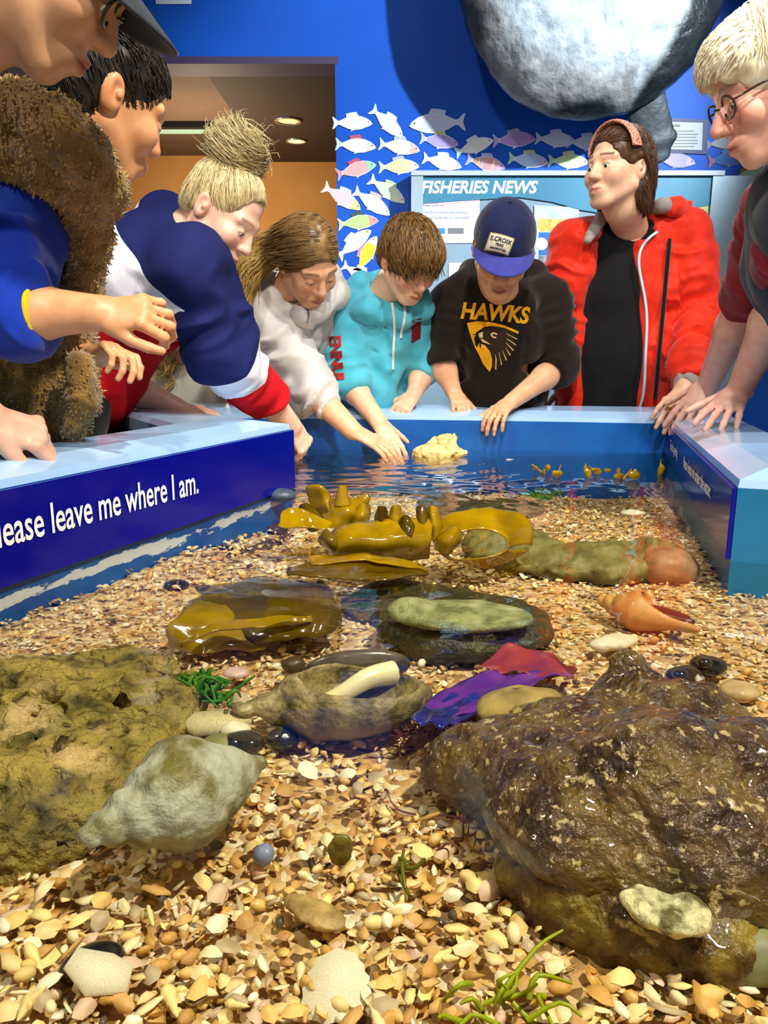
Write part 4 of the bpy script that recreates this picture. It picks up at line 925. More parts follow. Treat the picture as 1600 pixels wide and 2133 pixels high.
    def finish(s):
        V, Q, C = [], [], []; o = 0
        for v, q, c in s.parts: V.append(v); Q.append(q+o); C.append(c); o += len(v)
        me = mesh_np('body', np.concatenate(V), np.concatenate(Q), True, skin_mat()); cattr(me, np.concatenate(C)); ob('body', me, s.root)
    def wear(s, name, S, h, mat, axes=(), torso=(.004, 9.), zone=None, parent=None, seed=0, post=None):
        V, Q = S.surf(h); me = mesh_np(name, V, Q, True, mat); V2 = wr_noise(V, normals(me), axes, torso, seed)
        if zone is not None: fattr(me, 'zone', zone(V))
        setco(me, V2)
        if post: post(me)
        return ob(name, me, s.root)
    def hair(s, S, mat, h=.006, strands=(), disp=.003, dens=70., dirfn=None, name='hair'):
        """S in head space; strands: (n, dirfn, length, radius, lift, region fn)"""
        V, Q = S.surf(h); me = mesh_np('t', V, Q, True); nn_ = normals(me)
        Ps = []; Rn = []
        Ps.append((V+nn_*(disp*vn(V*dens))[:, None], Q)); Rn.append(.25+.35*vn(V*np.array([90, 90, 25.])))
        for n_, df, ln, rad, lift, reg, *jt in strands:
            n_ = int(n_*.8); m = reg(V) if reg else np.ones(len(V), bool); ii = np.where(m)[0]
            if len(ii) == 0: continue
            p = V[rng.choice(ii, n_)].copy(); K = 6; pts = []
            l_ = ln*rng.uniform(.6, 1.15, n_); jit = rng.normal(0, jt[0] if jt else .16, (n_, 3))
            for k_ in range(K):
                pts.append(p.copy())
                d = df(p)+jit; d /= np.linalg.norm(d, axis=1)[:, None]+1e-9; p = p+d*(l_/K)[:, None]
                e = 2e-3; sd = S.ev(p); g = np.stack([S.ev(p+np.eye(3)[i]*e)-sd for i in range(3)], 1); g /= np.linalg.norm(g, axis=1)[:, None]+1e-9
                tgt = rad*.6+lift*rng.random(n_); p = p+g*np.clip(tgt-sd, -.01, .02)[:, None]*(.9 if lift < .01 else .5)
            A = np.stack(pts, 1); T = np.gradient(A, axis=1); T /= np.linalg.norm(T, axis=2)[..., None]+1e-9
            ref = nrm(V3(.3, .5, .8)); u = np.cross(T, ref); u /= np.linalg.norm(u, axis=2)[..., None]+1e-9; v = np.cross(T, u)
            rr = rad*np.array([.7, 1, 1, .9, .65, .12]); ring = []
            for a in range(3): ring.append(A+rr[None, :, None]*(math.cos(a*2.094)*u+math.sin(a*2.094)*v))
            G = np.stack(ring, 2).reshape(-1, 3)
            b = np.arange(n_)[:, None, None]*(K*3)+np.arange(K-1)[None, :, None]*3; j = np.arange(3)[None, None, :]; j2 = (j+1) % 3
            F_ = np.stack([b+j, b+j2, b+3+j2, b+3+j], -1).reshape(-1, 4)
            Ps.append((G, F_)); Rn.append(np.repeat(rng.random(n_), K*3))
        V, Q = merge(Ps); me = mesh_np(name, s.wld(V), Q, True, mat); fattr(me, 'rnd', np.clip(np.concatenate(Rn), 0, 1)); return ob(name, me, s.root)
    def part(s, name, V, Q, mat, parent=None): return ob(name, mesh_np(name, V, Q, True, mat), parent or s.root)
def sleeve(S, Sh, E, W_, r, cut=True, k=.025):
    S.cap(Sh, E, r[0], r[1], k=k); S.cap(E, W_, r[1], r[2], k=k)
def cut_end(S, W_, d, r=.07):
    W_ = np.asarray(W_, float); d = nrm(d); r = min(r, .066)
    def f(X):
        q = X-W_; t = q @ d; return np.maximum(np.maximum(-t, t-.075), np.linalg.norm(q-t[..., None]*d, axis=-1)-r)
    S.p.append((f, W_-.1, W_+.1, .005, True))
def cap_hat(pn, mat, brim_mat, label_parts=True, brim_len=.085, tilt=0, drop=0, band=.012, brim_w=.075, curve=.018):
    """baseball cap in head space: crown with panels, button, curved brim"""
    S = SDF(); S.ell((0, -.012, .044), (.086, .108, .092), k=.01); S.ell((0, -.012, .044), (.080, .102, .086), k=.003, sub=True)
    S.plane((0, 0, .036-drop), (0, -.10, -1), (-.2, -.2, -.2), (.2, .2, .2), k=.003)
    V, Q = S.surf(.0035); a = np.arctan2(V[:, 0], V[:, 1]+.012); seam = np.exp(-(np.abs(np.sin(a*3))/.05)**2); r_ = V-np.array([0, -.012, .044])
    V = V-r_/np.linalg.norm(r_, axis=1)[:, None]*(.0016*seam)[:, None]
    hat = pn.part('cap', pn.wld(V), Q, mat)
    nu, nv = 22, 10; G = []
    for i in range(nu):
        t = -1+2*i/(nu-1)
        for j in range(nv):
            w_ = j/(nv-1); x = brim_w*t*(1+.05*w_); y0 = -.012+.104*math.sqrt(max(1-(x/.086)**2, .02)); y = y0-.006+(brim_len*math.sqrt(max(1-t*t*.93, .0)))*w_
            z = .040-drop-curve*t*t-.10*w_*brim_len-.25*tilt*w_*brim_len; G.append((x, y, z))
    G = np.array(G); ids = np.arange(nu*nv).reshape(nu, nv); Q = np.stack([ids[:-1, :-1], ids[:-1, 1:], ids[1:, 1:], ids[1:, :-1]], -1).reshape(-1, 4)
    me = mesh_np('brim', pn.wld(G), Q, True, brim_mat); b = ob('brim', me, hat); md = b.modifiers.new('s', 'SOLIDIFY'); md.thickness = .004*pn.sc
    S = SDF(); S.ell((0, -.012, .137), (.007, .007, .004)); V, Q = S.surf(.0016); ob('button', mesh_np('button', pn.wld(V), Q, True, mat), hat)
    return hat
def glasses(pn, mat, dz=0):
    ps = []
    for sg in (-1, 1):
        a = np.linspace(0, 2*np.pi, 25); c = np.stack([sg*.032+.024*np.cos(a), .098-.010*np.abs(np.cos(a)*.5+sg*0)+0*a, .000+dz+.019*np.sin(a)], 1); ps.append(tube_np(c, .0022, 6))
        ps.append(tube_np(np.array([[sg*.056, .094, .006+dz], [sg*.076, .06, .008+dz], [sg*.080, -.01, .008+dz], [sg*.078, -.03, -.006+dz]]), .0022, 6))
    ps.append(tube_np(np.array([[-.009, .099, .004+dz], [0, .104, .007+dz], [.009, .099, .004+dz]]), .002, 6))
    V, Q = merge(ps); g = pn.part('glasses', pn.wld(V), Q, mat)
    return g
def bvh(o):
    from mathutils.bvhtree import BVHTree
    me = o.data; return BVHTree.FromPolygons([v.co[:] for v in me.vertices], [p.vertices[:] for p in me.polygons])
def press(me, bv, dirn, off, cuts=.012):
    """lay a flat print onto a garment: cut it small, then move every point along dirn to the cloth"""
    bm = bmesh.new(); bm.from_mesh(me); bmesh.ops.triangulate(bm, faces=bm.faces)
    c = np.array([v.co[:] for v in bm.verts]); lo, hi = c.min(0), c.max(0)
    for ax in range(3):
        if hi[ax]-lo[ax] < cuts: continue
        for q in np.arange(lo[ax]+cuts, hi[ax], cuts):
            n_ = [0, 0, 0]; n_[ax] = 1; p_ = [0, 0, 0]; p_[ax] = q
            bmesh.ops.bisect_plane(bm, geom=bm.verts[:]+bm.edges[:]+bm.faces[:], plane_co=p_, plane_no=n_)
    dv = Vector(dirn).normalized()
    for v in bm.verts:
        h = bv.ray_cast(v.co-dv*.5, dv)
        if h[0] is not None: v.co = h[0]-dv*off
    bm.to_mesh(me); bm.free(); me.update(); return me
# ================================================================== PEOPLE
DOWN = V3(0, 0, -1); UP = V3(0, 0, 1)
bk = lambda c, s_=.0: c
# ---------------------------------------------------------------- woman in the red jacket
w1 = Person('woman in a red rain jacket and black top with a leopard print headband', P(1300, 900, 2.72)); w1.skin = '#e8bd9c'
C = P(1287, 356, 2.48); nb = P(1312, 475, 2.58)
w1.head(C, (-.82, -.52, .02), (0, 0, 1), 1.0, neck=nb, lid=.22, vox=.0029, lip='#a85048', brow='#3a241a', eye='#4a5a50', blush=.25, browamt=.9, scalp='#2a180e', jaw=1.12)
def dn(p): return np.tile(V3(0, -.1, -1), (len(p), 1))
S = SDF(); S.ell((0, -.016, .040), (.084, .106, .093), k=.02); S.ell((0, -.05, -.03), (.083, .06, .09), k=.03)
for sg in (-1, 1): S.cap((sg*.075, -.03, .02), (sg*.075, -.035, -.10), .022, .016, k=.02)
S.cap((0, -.085, 0), (0, -.075, -.095), .05, .045, k=.03)
S.ell((0, .105, -.03), (.068, .09, .105), k=.012, sub=True)
for sg in (-1, 1): S.ell((sg*.09, -.006, -.01), (.026, .024, .034), k=.01, sub=True)
w1.hair(S, hair_mat('brown', '#23130b', '#5c3a20'), strands=[(2400, lambda p: np.stack([p[:, 0]*2, -.35+0*p[:, 1], -1+0*p[:, 2]], 1), .125, .0014, .004, lambda v: (v[:, 2] > -.05) & (v[:, 1] < .0), .08), (700, lambda p: np.stack([p[:, 0]*8, -.9+0*p[:, 1], .1+0*p[:, 2]], 1), .08, .0012, .002, lambda v: (v[:, 2] > .06) & (v[:, 1] > -.02), .06), (500, dn, .07, .0012, .003, lambda v: (v[:, 2] < -.06) & (v[:, 1] < 0), .1)])
a = np.linspace(-1.45, 1.45, 22); bp = np.stack([.0865*np.sin(a), .020+.012*np.cos(a), .040+.0905*np.cos(a)], 1)
V, Q = tube_np(bp, .0105, 10); c_ = V-np.repeat(bp, 10, 0); V = np.repeat(bp, 10, 0)+c_*np.array([.6, 2.0, .6])
def leopard():
    m = M('leopard_headband', '#d98c72', .6); nt = m.node_tree; N = nt.nodes; L = nt.links; v = N.new('ShaderNodeTexVoronoi'); v.inputs['Scale'].default_value = 170
    tc = N.new('ShaderNodeTexCoord'); L.new(tc.outputs['Object'], v.inputs[0]); r = N.new('ShaderNodeValToRGB'); e = r.color_ramp.elements; e[0].position = .30; e[0].color = srgb('#2a1414')+(1,); e[1].position = .36; e[1].color = srgb('#d98c72')+(1,)
    L.new(v.outputs['Distance'], r.inputs[0]); L.new(r.outputs[0], N['Principled BSDF'].inputs['Base Color']); return m
w1.part('headband', w1.wld(V), Q, leopard())
sh_r, sh_l = P(1205, 512, 2.62), P(1418, 492, 2.62); lat = nrm(sh_l-sh_r)
ch, wa, hp = P(1302, 580, 2.66), P(1285, 740, 2.66), P(1285, 900, 2.68)
T = SDF(); T.ecap(nb+V3(0, .03, -.04), ch, lat, (.10, .065), (.165, .115), k=.05); T.cap(sh_r, sh_l, .055, k=.05); T.ecap(ch, wa, lat, (.165, .125), (.168, .14), k=.05); T.ecap(wa, hp, lat, (.168, .14), (.175, .14), k=.05)
for sg in (-.07, .07): T.ell(ch+lat*sg+V3(0, -.075, -.05), (.065, .045, .065), k=.04)
T.ell(nb+V3(-.01, -.045, .012), (.062, .06, .05), k=.02, sub=True)
tp_ = w1.wear('top', T, .010, cloth('black', '#0b0b0d', '#101012'), torso=(.003, 8.))
J = SDF(); J.ecap(nb+V3(0, .03, -.03), ch, lat, (.12, .085), (.19, .135), k=.05); J.cap(sh_r, sh_l, .068, k=.05); J.ecap(ch, wa, lat, (.19, .14), (.20, .155), k=.05); J.ecap(wa, hp, lat, (.20, .155), (.215, .16), k=.05)
El, Wl = P(1462, 655, 2.56), P(1432, 792, 2.36); Er, Wr = P(1172, 680, 2.66), P(1188, 800, 2.66)
sleeve(J, sh_l, El, Wl, (.076, .062, .044)); sleeve(J, sh_r, Er, Wr, (.075, .06, .045))
fr = V3(0, -.15, 0)
J.ecap(P(1296, 430, 2.52)+fr*.4, P(1258, 600, 2.60)+fr, lat, (.06, .13), (.118, .15), k=.012, sub=True); J.ecap(P(1258, 600, 2.60)+fr, P(1226, 930, 2.60)+fr, lat, (.118, .15), (.150, .15), k=.012, sub=True)
J.ell(nb+V3(0, -.05, .02), (.075, .085, .07), k=.015, sub=True)
cut_end(J, Wl, Wl-El)
jk = w1.wear('jacket', J, .0074, cloth('red_nylon', '#f03212', '#d8260c', rough=.55, bump=(160, .2, .002)), axes=[(sh_l, El, .010, 22), (El, Wl, .013, 30), (sh_r, Er, .012, 26)], torso=(.007, 7.), seed=3)
Cc = SDF(); Cc.chain([P(1405, 432, 2.56), P(1372, 440, 2.64), P(1320, 450, 2.70), P(1255, 462, 2.64), P(1238, 490, 2.54)], [.024, .026, .03, .022, .014], k=.02); Cc.chain([P(1405, 430, 2.55), P(1440, 425, 2.60)], [.02, .008], k=.02)
w1.wear('hood', Cc, .005, cloth('red_nylon'), torso=(.004, 20.))
for pp_, rr_ in (([P(1382, 428, 2.54), P(1362, 430, 2.60)], [.022, .02]), ([P(1250, 455, 2.56), P(1225, 500, 2.50)], [.018, .01])):
    Ci = SDF(); Ci.chain(pp_, rr_, k=.02); w1.wear('hood_lining', Ci, .005, cloth('grey_lining', '#9a908a'), torso=(.003, 20.))
bv = bvh(jk)
def on(bv, px, py, off=.003):
    d = ray(px, py); h = bv.ray_cast(Vector(C0), Vector(d).normalized()); 
    return None if h[0] is None else np.array(h[0])-nrm(d)*off
tb = bvh(tp_)
def fit3(z_, d=5):
    z_ = np.array(z_); t = np.linspace(0, 1, len(z_)); return np.stack([np.polyval(np.polyfit(t, z_[:, i], d), np.linspace(0, 1, 40)) for i in range(3)], 1)-V3(0, .012, 0)
def edge_pt(y):
    for x in range(1285, 1420, 2):
        q = on(bv, x, y)
        t_ = on(tb, x, y)
        if q is not None and (t_ is None or q[1] < t_[1]-.004): return on(bv, x+4, y)
zp = [q for q in (edge_pt(y) for y in range(484, 850, 14)) if q is not None]; 
if len(zp) > 3: V, Q = tube_np(fit3(zp), .0046, 6); w1.part('zip_piping', V, Q, cloth('pale_piping', '#b9d6e4'), jk)
zq = [q for q in (on(bv, 1392-30*t, 500+330*t, .001) for t in np.linspace(0, 1, 24)) if q is not None]
zq = [q for q in zq if q[1] < 2.66]
if len(zq) > 4: V, Q = tube_np(fit3(zq), .007, 6); w1.part('pocket_zip', V, Q, cloth('black'), jk)
cf = SDF(); cf.cap(Wl+(El-Wl)*.02, Wl-(El-Wl)*.02, .040, .038); w1.wear('cuff', cf, .004, cloth('grey_lining'), torso=(.003, 40.))
hd = PZ(1392, 858, .125); w1.arm(sh_l, El, P(1425, 815, 2.33), (.05, .042, .030), dict(D=hd-P(1425, 815, 2.33)+V3(0, -.02, .015), N_=V3(-.1, -.55, .8), side=1, curl=(22, 18, 12), spread=7, thumb=(70, 10)))
w1.arm(sh_r, Er, Wr, (.05, .04, .028), dict(D=DOWN, N_=V3(0, -1, 0), side=-1))
w1.core([nb, ch, wa, hp], [.05, .11, .12, .13], hp, lat=lat, legmat=cloth('denim', '#1d2c40', '#16222f'), lr=.09)
w1.finish()
# ---------------------------------------------------------------- boy in the blue cap and dark football hoodie
b1 = Person('boy in a navy cap and dark brown hoodie with a yellow hawk print', P(1045, 900, 2.66)); b1.skin = '#e4b088'
C = P(1047, 522, 2.32); nb = P(1042, 612, 2.46)
b1.head(C, (-.10, -.78, -.60), (.03, -.60, .78), 1.03, neck=nb, lid=1., lip='#a8584c', blush=.3, child=1)
m_navycap = cloth('cap_navy', '#111a4a', '#0d1438', rough=.7); hat = cap_hat(b1, m_navycap, cloth('cap_brim_blue', '#3b3f94', '#34388a', rough=.7), brim_len=.088, drop=.004, brim_w=.082)
S = SDF(); S.ell((0, -.02, .02), (.079, .100, .080), k=.02); S.plane((0, 0, .03), (0, 0, 1), (-.2, -.2, -.2), (.2, .2, .2)); S.ell((0, .09, -.03), (.07, .09, .1), k=.01, sub=True)
b1.hair(S, hair_mat('darkbrown', '#1c110a', '#3c2614'), strands=[(500, dn, .05, .0012, .003, None)])
# cap patch
lb = bvh(hat); o_ = P(1042, 506, 2.2); rx = nrm(P(1068, 517, 2.2)-P(1018, 500, 2.2)); uy = nrm(P(1026, 487, 2.2)-P(1020, 514, 2.2)); uy = nrm(uy-rx*(uy @ rx)); nz_ = np.cross(rx, uy); fdir = V3(0, 1, -.1)
def rect(w_, h_, x=0, y=0): return [(x-w_/2, y-h_/2), (x+w_/2, y-h_/2), (x+w_/2, y+h_/2), (x-w_/2, y+h_/2)]
for i, (w_, h_, c) in enumerate([(.068, .044, '#b99a5c'), (.063, .039, '#e6dcc4')]):
    me = poly_me('patch' if i == 0 else 'patch_face', rect(w_, h_), 0, frame4(o_, rx, uy, nz_), cloth('patch%d' % i, c)); press(me, lb, fdir, .0012+.0008*i, .008)
    q = ob('patch' if i == 0 else 'patch_face', me, hat)
for s_, y, sz in [('S.CROIX', .003, .0155), ('TRAD', -.0075, .0085), ('MANUFACTURE', -.0165, .0060)]:
    me = text_np(s_, sz, .0004, align='CENTER'); place_mesh(me, frame4(o_+uy*y, rx, uy, nz_)); press(me, lb, fdir, .0030, .006); me.materials.append(cloth('ink', '#22242c')); ob('patch_lettering', me, hat)
shr, shl = P(950, 628, 2.52), P(1142, 625, 2.52); lat = nrm(shl-shr); ch, wa, hp = P(1045, 700, 2.53), P(1045, 815, 2.56), P(1045, 920, 2.60)
Er, Wr = P(918, 752, 2.50), P(946, 818, 2.47); El, Wl = P(1163, 765, 2.50), P(1066, 836, 2.375)
T = SDF(); T.ecap(nb+V3(0, .02, -.03), ch, lat, (.09, .065), (.140, .10), k=.05); T.cap(shr, shl, .058, k=.05); T.ecap(ch, wa, lat, (.142, .105), (.140, .105), k=.05); T.ecap(wa, hp, lat, (.14, .105), (.145, .11), k=.05)
T.cap(shr, Er, .066, .056, k=.03); T.cap(shl, El, .068, .060, k=.03); er2 = Er+(Wr-Er)*.10; el2 = El+(Wl-El)*.16; T.cap(Er, er2, .054, .050, k=.02); T.cap(El, el2, .056, .050, k=.02)
T.chain([P(965, 590, 2.50), P(985, 570, 2.58), P(1045, 560, 2.60), P(1110, 570, 2.58), P(1135, 600, 2.52), P(1100, 625, 2.44)], [.030, .036, .04, .036, .032, .022], k=.03)
T.ell(nb+V3(0, -.05, .02), (.058, .06, .05), k=.015, sub=True); cut_end(T, er2, Wr-Er); cut_end(T, el2, Wl-El)
hood = b1.wear('hoodie', T, .0074, cloth('dark_brown', '#20140c', '#170e08', sc=20), axes=[(shr, Er, .009, 26), (shl, El, .009, 26)], torso=(.004, 8.), seed=11)
# HAWKS lettering and emblem
hb = bvh(hood); yel = cloth('print_yellow', '#f2b010', '#e8a40c', rough=.6); brn = cloth('print_brown', '#2e2014')
o_ = P(1031, 652, 2.40); e1 = P(1103, 668, 2.40)-P(958, 655, 2.40); xx_ = nrm(e1); yy_ = nrm(P(1000, 640, 2.40)-P(1000, 770, 2.40)); zz_ = np.cross(xx_, yy_); sc = np.linalg.norm(e1); fdir = V3(0, 1, -.05)
me = text_np('HAWKS', 1, .035, .25, 'CENTER'); cc = coords(me); wv = cc[:, 0].max()-cc[:, 0].min(); place_mesh(me, frame4(o_-yy_*.028*0-yy_*.02, xx_*sc/wv, yy_*sc/wv*1.15, zz_)); press(me, hb, fdir, .002, .014); me.materials.append(yel); ob('print_lettering', me, hood)
def zpx(zx, zy): return (880+zx/5, 400+zy/5)   # print outlines measured on the photograph, then laid on the chest
def emb(pts, mat, off, name='emblem'):
    pp = []
    for zx, zy in pts:
        d = P(*zpx(zx, zy), 2.40)-o_; pp.append((float(d @ xx_), float(d @ yy_)))
    me = poly_me(name, pp, 0, frame4(o_, xx_, yy_, zz_), mat); press(me, hb, fdir, off, .012); return ob(name, me, hood)
emb([(462, 1385), (560, 1362), (700, 1355), (850, 1375), (995, 1420), (990, 1448), (850, 1402), (720, 1395), (640, 1410), (540, 1480), (520, 1540), (520, 1610), (535, 1640), (560, 1590), (620, 1600), (670, 1660), (688, 1740), (680, 1820), (652, 1878), (590, 1800), (520, 1650), (480, 1510)], yel, .0022)
emb([(520, 1600), (515, 1545), (540, 1490), (610, 1465), (625, 1500), (600, 1560), (560, 1585), (535, 1625)], cloth('ink_black', '#0c0a08'), .0030)
emb([(560, 1492), (612, 1466), (604, 1540), (690, 1592), (600, 1575), (570, 1540)], cloth('print_cream', '#e2c07c'), .0036)
emb([(612, 1470), (660, 1415), (740, 1400), (850, 1410), (960, 1450), (930, 1600), (840, 1720), (720, 1860), (690, 1830), (700, 1740), (680, 1650), (620, 1590), (605, 1530)], brn, .0027)
for f_ in ([(855, 1455), (975, 1500), (970, 1508), (860, 1462)], [(855, 1505), (955, 1560), (950, 1570), (860, 1515)], [(845, 1550), (925, 1620), (915, 1630), (850, 1562)], [(830, 1595), (890, 1675), (878, 1684), (838, 1610)], [(797, 1630), (845, 1730), (832, 1740), (800, 1640)], [(760, 1660), (790, 1788), (778, 1790), (768, 1670)], [(720, 1680), (735, 1740), (722, 1845), (712, 1848), (722, 1740)]): emb(f_, cloth('print_cream'), .0034, 'feather')
a = np.linspace(.9, 2*np.pi-.3, 16); emb([(728+36*math.cos(t), 1490+30*math.sin(t)) for t in a]+[(728+18*math.cos(t), 1490+15*math.sin(t)) for t in a[::-1]], cloth('print_cream'), .0036, 'emblem_eye')
b1.arm(shr, Er, Wr, (.042, .036, .025), dict(D=V3(.22, -.8, -.42), N_=V3(.15, -.45, .8), side=1, s=.84, curl=(38, 40, 25), spread=5, thumb=(40, 25)))
b1.arm(shl, El, Wl, (.042, .036, .025), dict(D=V3(-.55, -.55, -.32), N_=V3(-.2, -.5, .85), side=-1, s=.86, curl=(30, 30, 15), spread=7, thumb=(35, 20)))
b1.core([nb, ch, wa, hp], [.045, .09, .09, .10], hp, lat=lat, legmat=cloth('black'), lr=.075, foot_dx=.08); b1.finish()
# ---------------------------------------------------------------- boy in the turquoise hoodie
b2 = Person('boy in a turquoise hoodie with brown hair, one arm in the water', P(790, 900, 2.66)); b2.skin = '#efc2a2'
C = P(852, 545, 2.36); nb = P(800, 612, 2.46)
b2.head(C, (.40, -.66, -.60), (.24, -.52, .82), .93, neck=nb, lid=.85, lip='#b8685c', brow='#4a3018', blush=.5, scalp='#3a2412')
def mop(p):
    d = np.stack([p[:, 0]*.6, .55+.0*p[:, 1], -.55-p[:, 2]*2], 1); return d
S = SDF(); S.ell((0, -.012, .046), (.088, .110, .094), k=.02); S.ell((0, .05, .050), (.074, .055, .055), k=.03); S.ell((0, -.05, -.01), (.080, .06, .055), k=.03)
S.ell((0, .10, -.045), (.078, .085, .085), k=.008, sub=True)
for sg in (-1, 1): S.ell((sg*.095, -.004, -.014), (.030, .03, .036), k=.01, sub=True)
b2.hair(S, hair_mat('boybrown', '#2b1a0c', '#8a6434'), disp=.004, strands=[(3000, mop, .085, .0014, .006, lambda v: v[:, 2] > -.02), (500, lambda p: np.tile(V3(0, .6, -.8), (len(p), 1)), .05, .0013, .004, lambda v: (v[:, 1] > .05))])
shr, shl = P(738, 640, 2.50), P(868, 640, 2.52); lat = nrm(shl-shr); ch, wa, hp = P(790, 715, 2.53), P(780, 820, 2.55), P(780, 920, 2.60)
Er, Wr = P(722, 790, 2.44), P(790, 880, 2.31); El, Wl = P(880, 775, 2.52), P(862, 822, 2.44)
T = SDF(); T.ecap(nb+V3(0, .02, -.03), ch, lat, (.09, .06), (.120, .09), k=.05); T.cap(shr, shl, .054, k=.05); T.ecap(ch, wa, lat, (.125, .095), (.125, .10), k=.05); T.ecap(wa, hp, lat, (.125, .10), (.13, .10), k=.05)
er2 = Er+(Wr-Er)*.33; T.cap(shr, Er, .062, .054, k=.03); T.cap(Er, er2, .055, .044, k=.02); T.cap(shl, El, .058, .05, k=.03); el2 = El+(Wl-El)*.35; T.cap(El, el2, .05, .045, k=.02)
T.chain([P(722, 618, 2.46), P(745, 598, 2.52), P(800, 590, 2.56), P(860, 610, 2.52), P(878, 640, 2.44), P(835, 660, 2.42), P(770, 648, 2.41), P(725, 622, 2.45)], [.026, .032, .036, .03, .024, .020, .022, .026], k=.025)
T.ell(nb+V3(.01, -.045, .02), (.056, .055, .05), k=.015, sub=True); cut_end(T, er2, Wr-Er); cut_end(T, el2, Wl-El)
hd_ = b2.wear('hoodie', T, .0074, cloth('turquoise', '#5cc0d4', '#48b0c8', sc=14), axes=[(shr, Er, .010, 26), (shl, El, .009, 26), (Er, er2, .010, 30)], torso=(.006, 8.), seed=21)
hb = bvh(hd_)
for x0, y0, x1, y1 in [(817, 632, 822, 770), (842, 635, 838, 705)]:
    zz = [q for q in (on(hb, x0+(x1-x0)*t+3*math.sin(t*5), y0+(y1-y0)*t, .003) for t in np.linspace(0, 1, 8)) if q is not None]
    if len(zz) > 3: V, Q = tube_np(spline(zz, 24), .0042, 6); b2.part('drawstring', V, Q, cloth('cord_white', '#e6e6e0'), hd_)
def flat_print(bv, par, pxs, mat, name, off=.002):
    pts = [on(bv, x, y, off) for x, y in pxs]
    if any(p is None for p in pts): return
    c = np.mean(pts, 0); d = nrm(c-C0); x_ = nrm(pts[1]-pts[0]); x_ = nrm(x_-d*(x_ @ d)); y_ = np.cross(d, x_)
    me = poly_me(name, [(float((p-c) @ x_), float((p-c) @ y_)) for p in pts], 0, frame4(c, x_, y_, d), mat); press(me, bv, d, off, .008); return ob(name, me, par)
flat_print(hb, hd_, [(858, 668), (878, 662), (876, 705), (857, 716)], cloth('print_darkred', '#8a1c22', '#6a1420'), 'chest_print')
# word running down the sleeve
q0, q1 = on(hb, 694, 700), on(hb, 702, 790)
if q0 is not None and q1 is not None:
    me = text_np('ENNUI', 1, .05); cc = coords(me); wv = cc[:, 0].max()-cc[:, 0].min(); ax_ = q1-q0; L_ = np.linalg.norm(ax_); ax_ /= L_; d = nrm((q0+q1)/2-C0); up_ = nrm(np.cross(ax_, d)); up_ = up_ if up_[0] > 0 else -up_
    place_mesh(me, frame4(q0-up_*.012, ax_*L_/wv, up_*.034/.72, -d)); press(me, hb, d, .004, .007); me.materials.append(cloth('print_red', '#c8281e', '#4a1014', sc=40)); ob('sleeve_lettering', me, hd_)
b2.arm(shr, Er, Wr, (.04, .035, .025), dict(D=P(832, 952, 2.25)-Wr, N_=V3(.1, -.6, .75), side=1, s=.84, curl=(10, 15, 10), spread=5, thumb=(40, 10)))
b2.arm(shl, El, Wl, (.04, .033, .024), dict(D=PZ(848, 850, .122)-Wr*0-Wl+V3(0, -.03, .02), N_=V3(0, -.6, .8), side=-1, s=.84, curl=(25, 25, 15), spread=12, thumb=(50, 10)))
b2.core([nb, ch, wa, hp], [.045, .08, .085, .09], hp, lat=lat, legmat=cloth('denim'), lr=.07, foot_dx=.08); b2.finish()
# ---------------------------------------------------------------- girl in the white half-zip
g1 = Person('girl in a white half-zip fleece with centre parted hair and a long ponytail', P(560, 900, 2.66)); g1.skin = '#ebb892'
C = P(642, 545, 2.28); nb = P(596, 608, 2.42)
g1.head(C, (.46, -.55, -.70), (.24, -.66, .72), .97, neck=nb, lid=.85, lip='#b0544c', brow='#5a3c24', blush=.5, scalp='#8a6848')
def side(p): return np.stack([np.sign(p[:, 0])*.7, -.55+0*p[:, 1], -.5+0*p[:, 2]], 1)
S = SDF(); S.ell((0, -.016, .042), (.081, .104, .090), k=.02); S.ell((0, -.06, -.01), (.074, .05, .05), k=.03); S.ell((0, .105, -.025), (.072, .085, .095), k=.01, sub=True); S.cap((0, .10, .115), (0, -.06, .142), .006, k=.006, sub=True)
for sg in (-1, 1): S.ell((sg*.09, -.006, -.012), (.026, .026, .036), k=.01, sub=True)
g1.hair(S, hair_mat('girl', '#3a2814', '#a07c48'), disp=.0015, strands=[(2600, side, .12, .0012, .001, lambda v: (v[:, 2] > .0) & (np.abs(v[:, 0]) > .006), .05)])
# ponytail
tail = SDF(); tp = [g1.wld(V3(0, -.105, .03)), P(556, 520, 2.36), P(510, 565, 2.33), P(492, 630, 2.32), P(488, 690, 2.34)]
tail.chain([g1.loc(p) for p in tp], [.026, .042, .044, .034, .012], k=.03)
tl_ = [g1.loc(p) for p in tp]
def along(p):
    d = np.zeros_like(p); best = np.full(len(p), 9.)
    for i in range(len(tl_)-1):
        m = (tl_[i]+tl_[i+1])/2; q = np.linalg.norm(p-m, axis=1); w_ = q < best; d[w_] = nrm(tl_[i+1]-tl_[i]); best = np.minimum(best, q)
    return d
g1.hair(tail, hair_mat('ponytail', '#8a6420', '#d8b468'), disp=.004, strands=[(1800, along, .16, .0016, .006, None)], name='ponytail')
shr, shl = P(548, 645, 2.40), P(690, 622, 2.50); lat = nrm(shl-shr); ch, wa, hp = P(610, 695, 2.50), P(570, 810, 2.58), P(560, 920, 2.62)
Er, Wr = P(634, 800, 2.33), P(735, 897, 2.245)
T = SDF(); T.ecap(nb+V3(0, .03, -.03), ch, lat, (.09, .065), (.135, .10), k=.05); T.cap(shr, shl, .06, k=.05); T.ecap(ch, wa, lat, (.135, .105), (.13, .11), k=.05); T.ecap(wa, hp, lat, (.13, .11), (.14, .11), k=.05)
er2 = Er+(Wr-Er)*.52; T.cap(shr, Er, .072, .062, k=.03); T.cap(Er, er2, .060, .044, k=.02); T.cap(shl, P(720, 760, 2.56), .06, .05, k=.03)
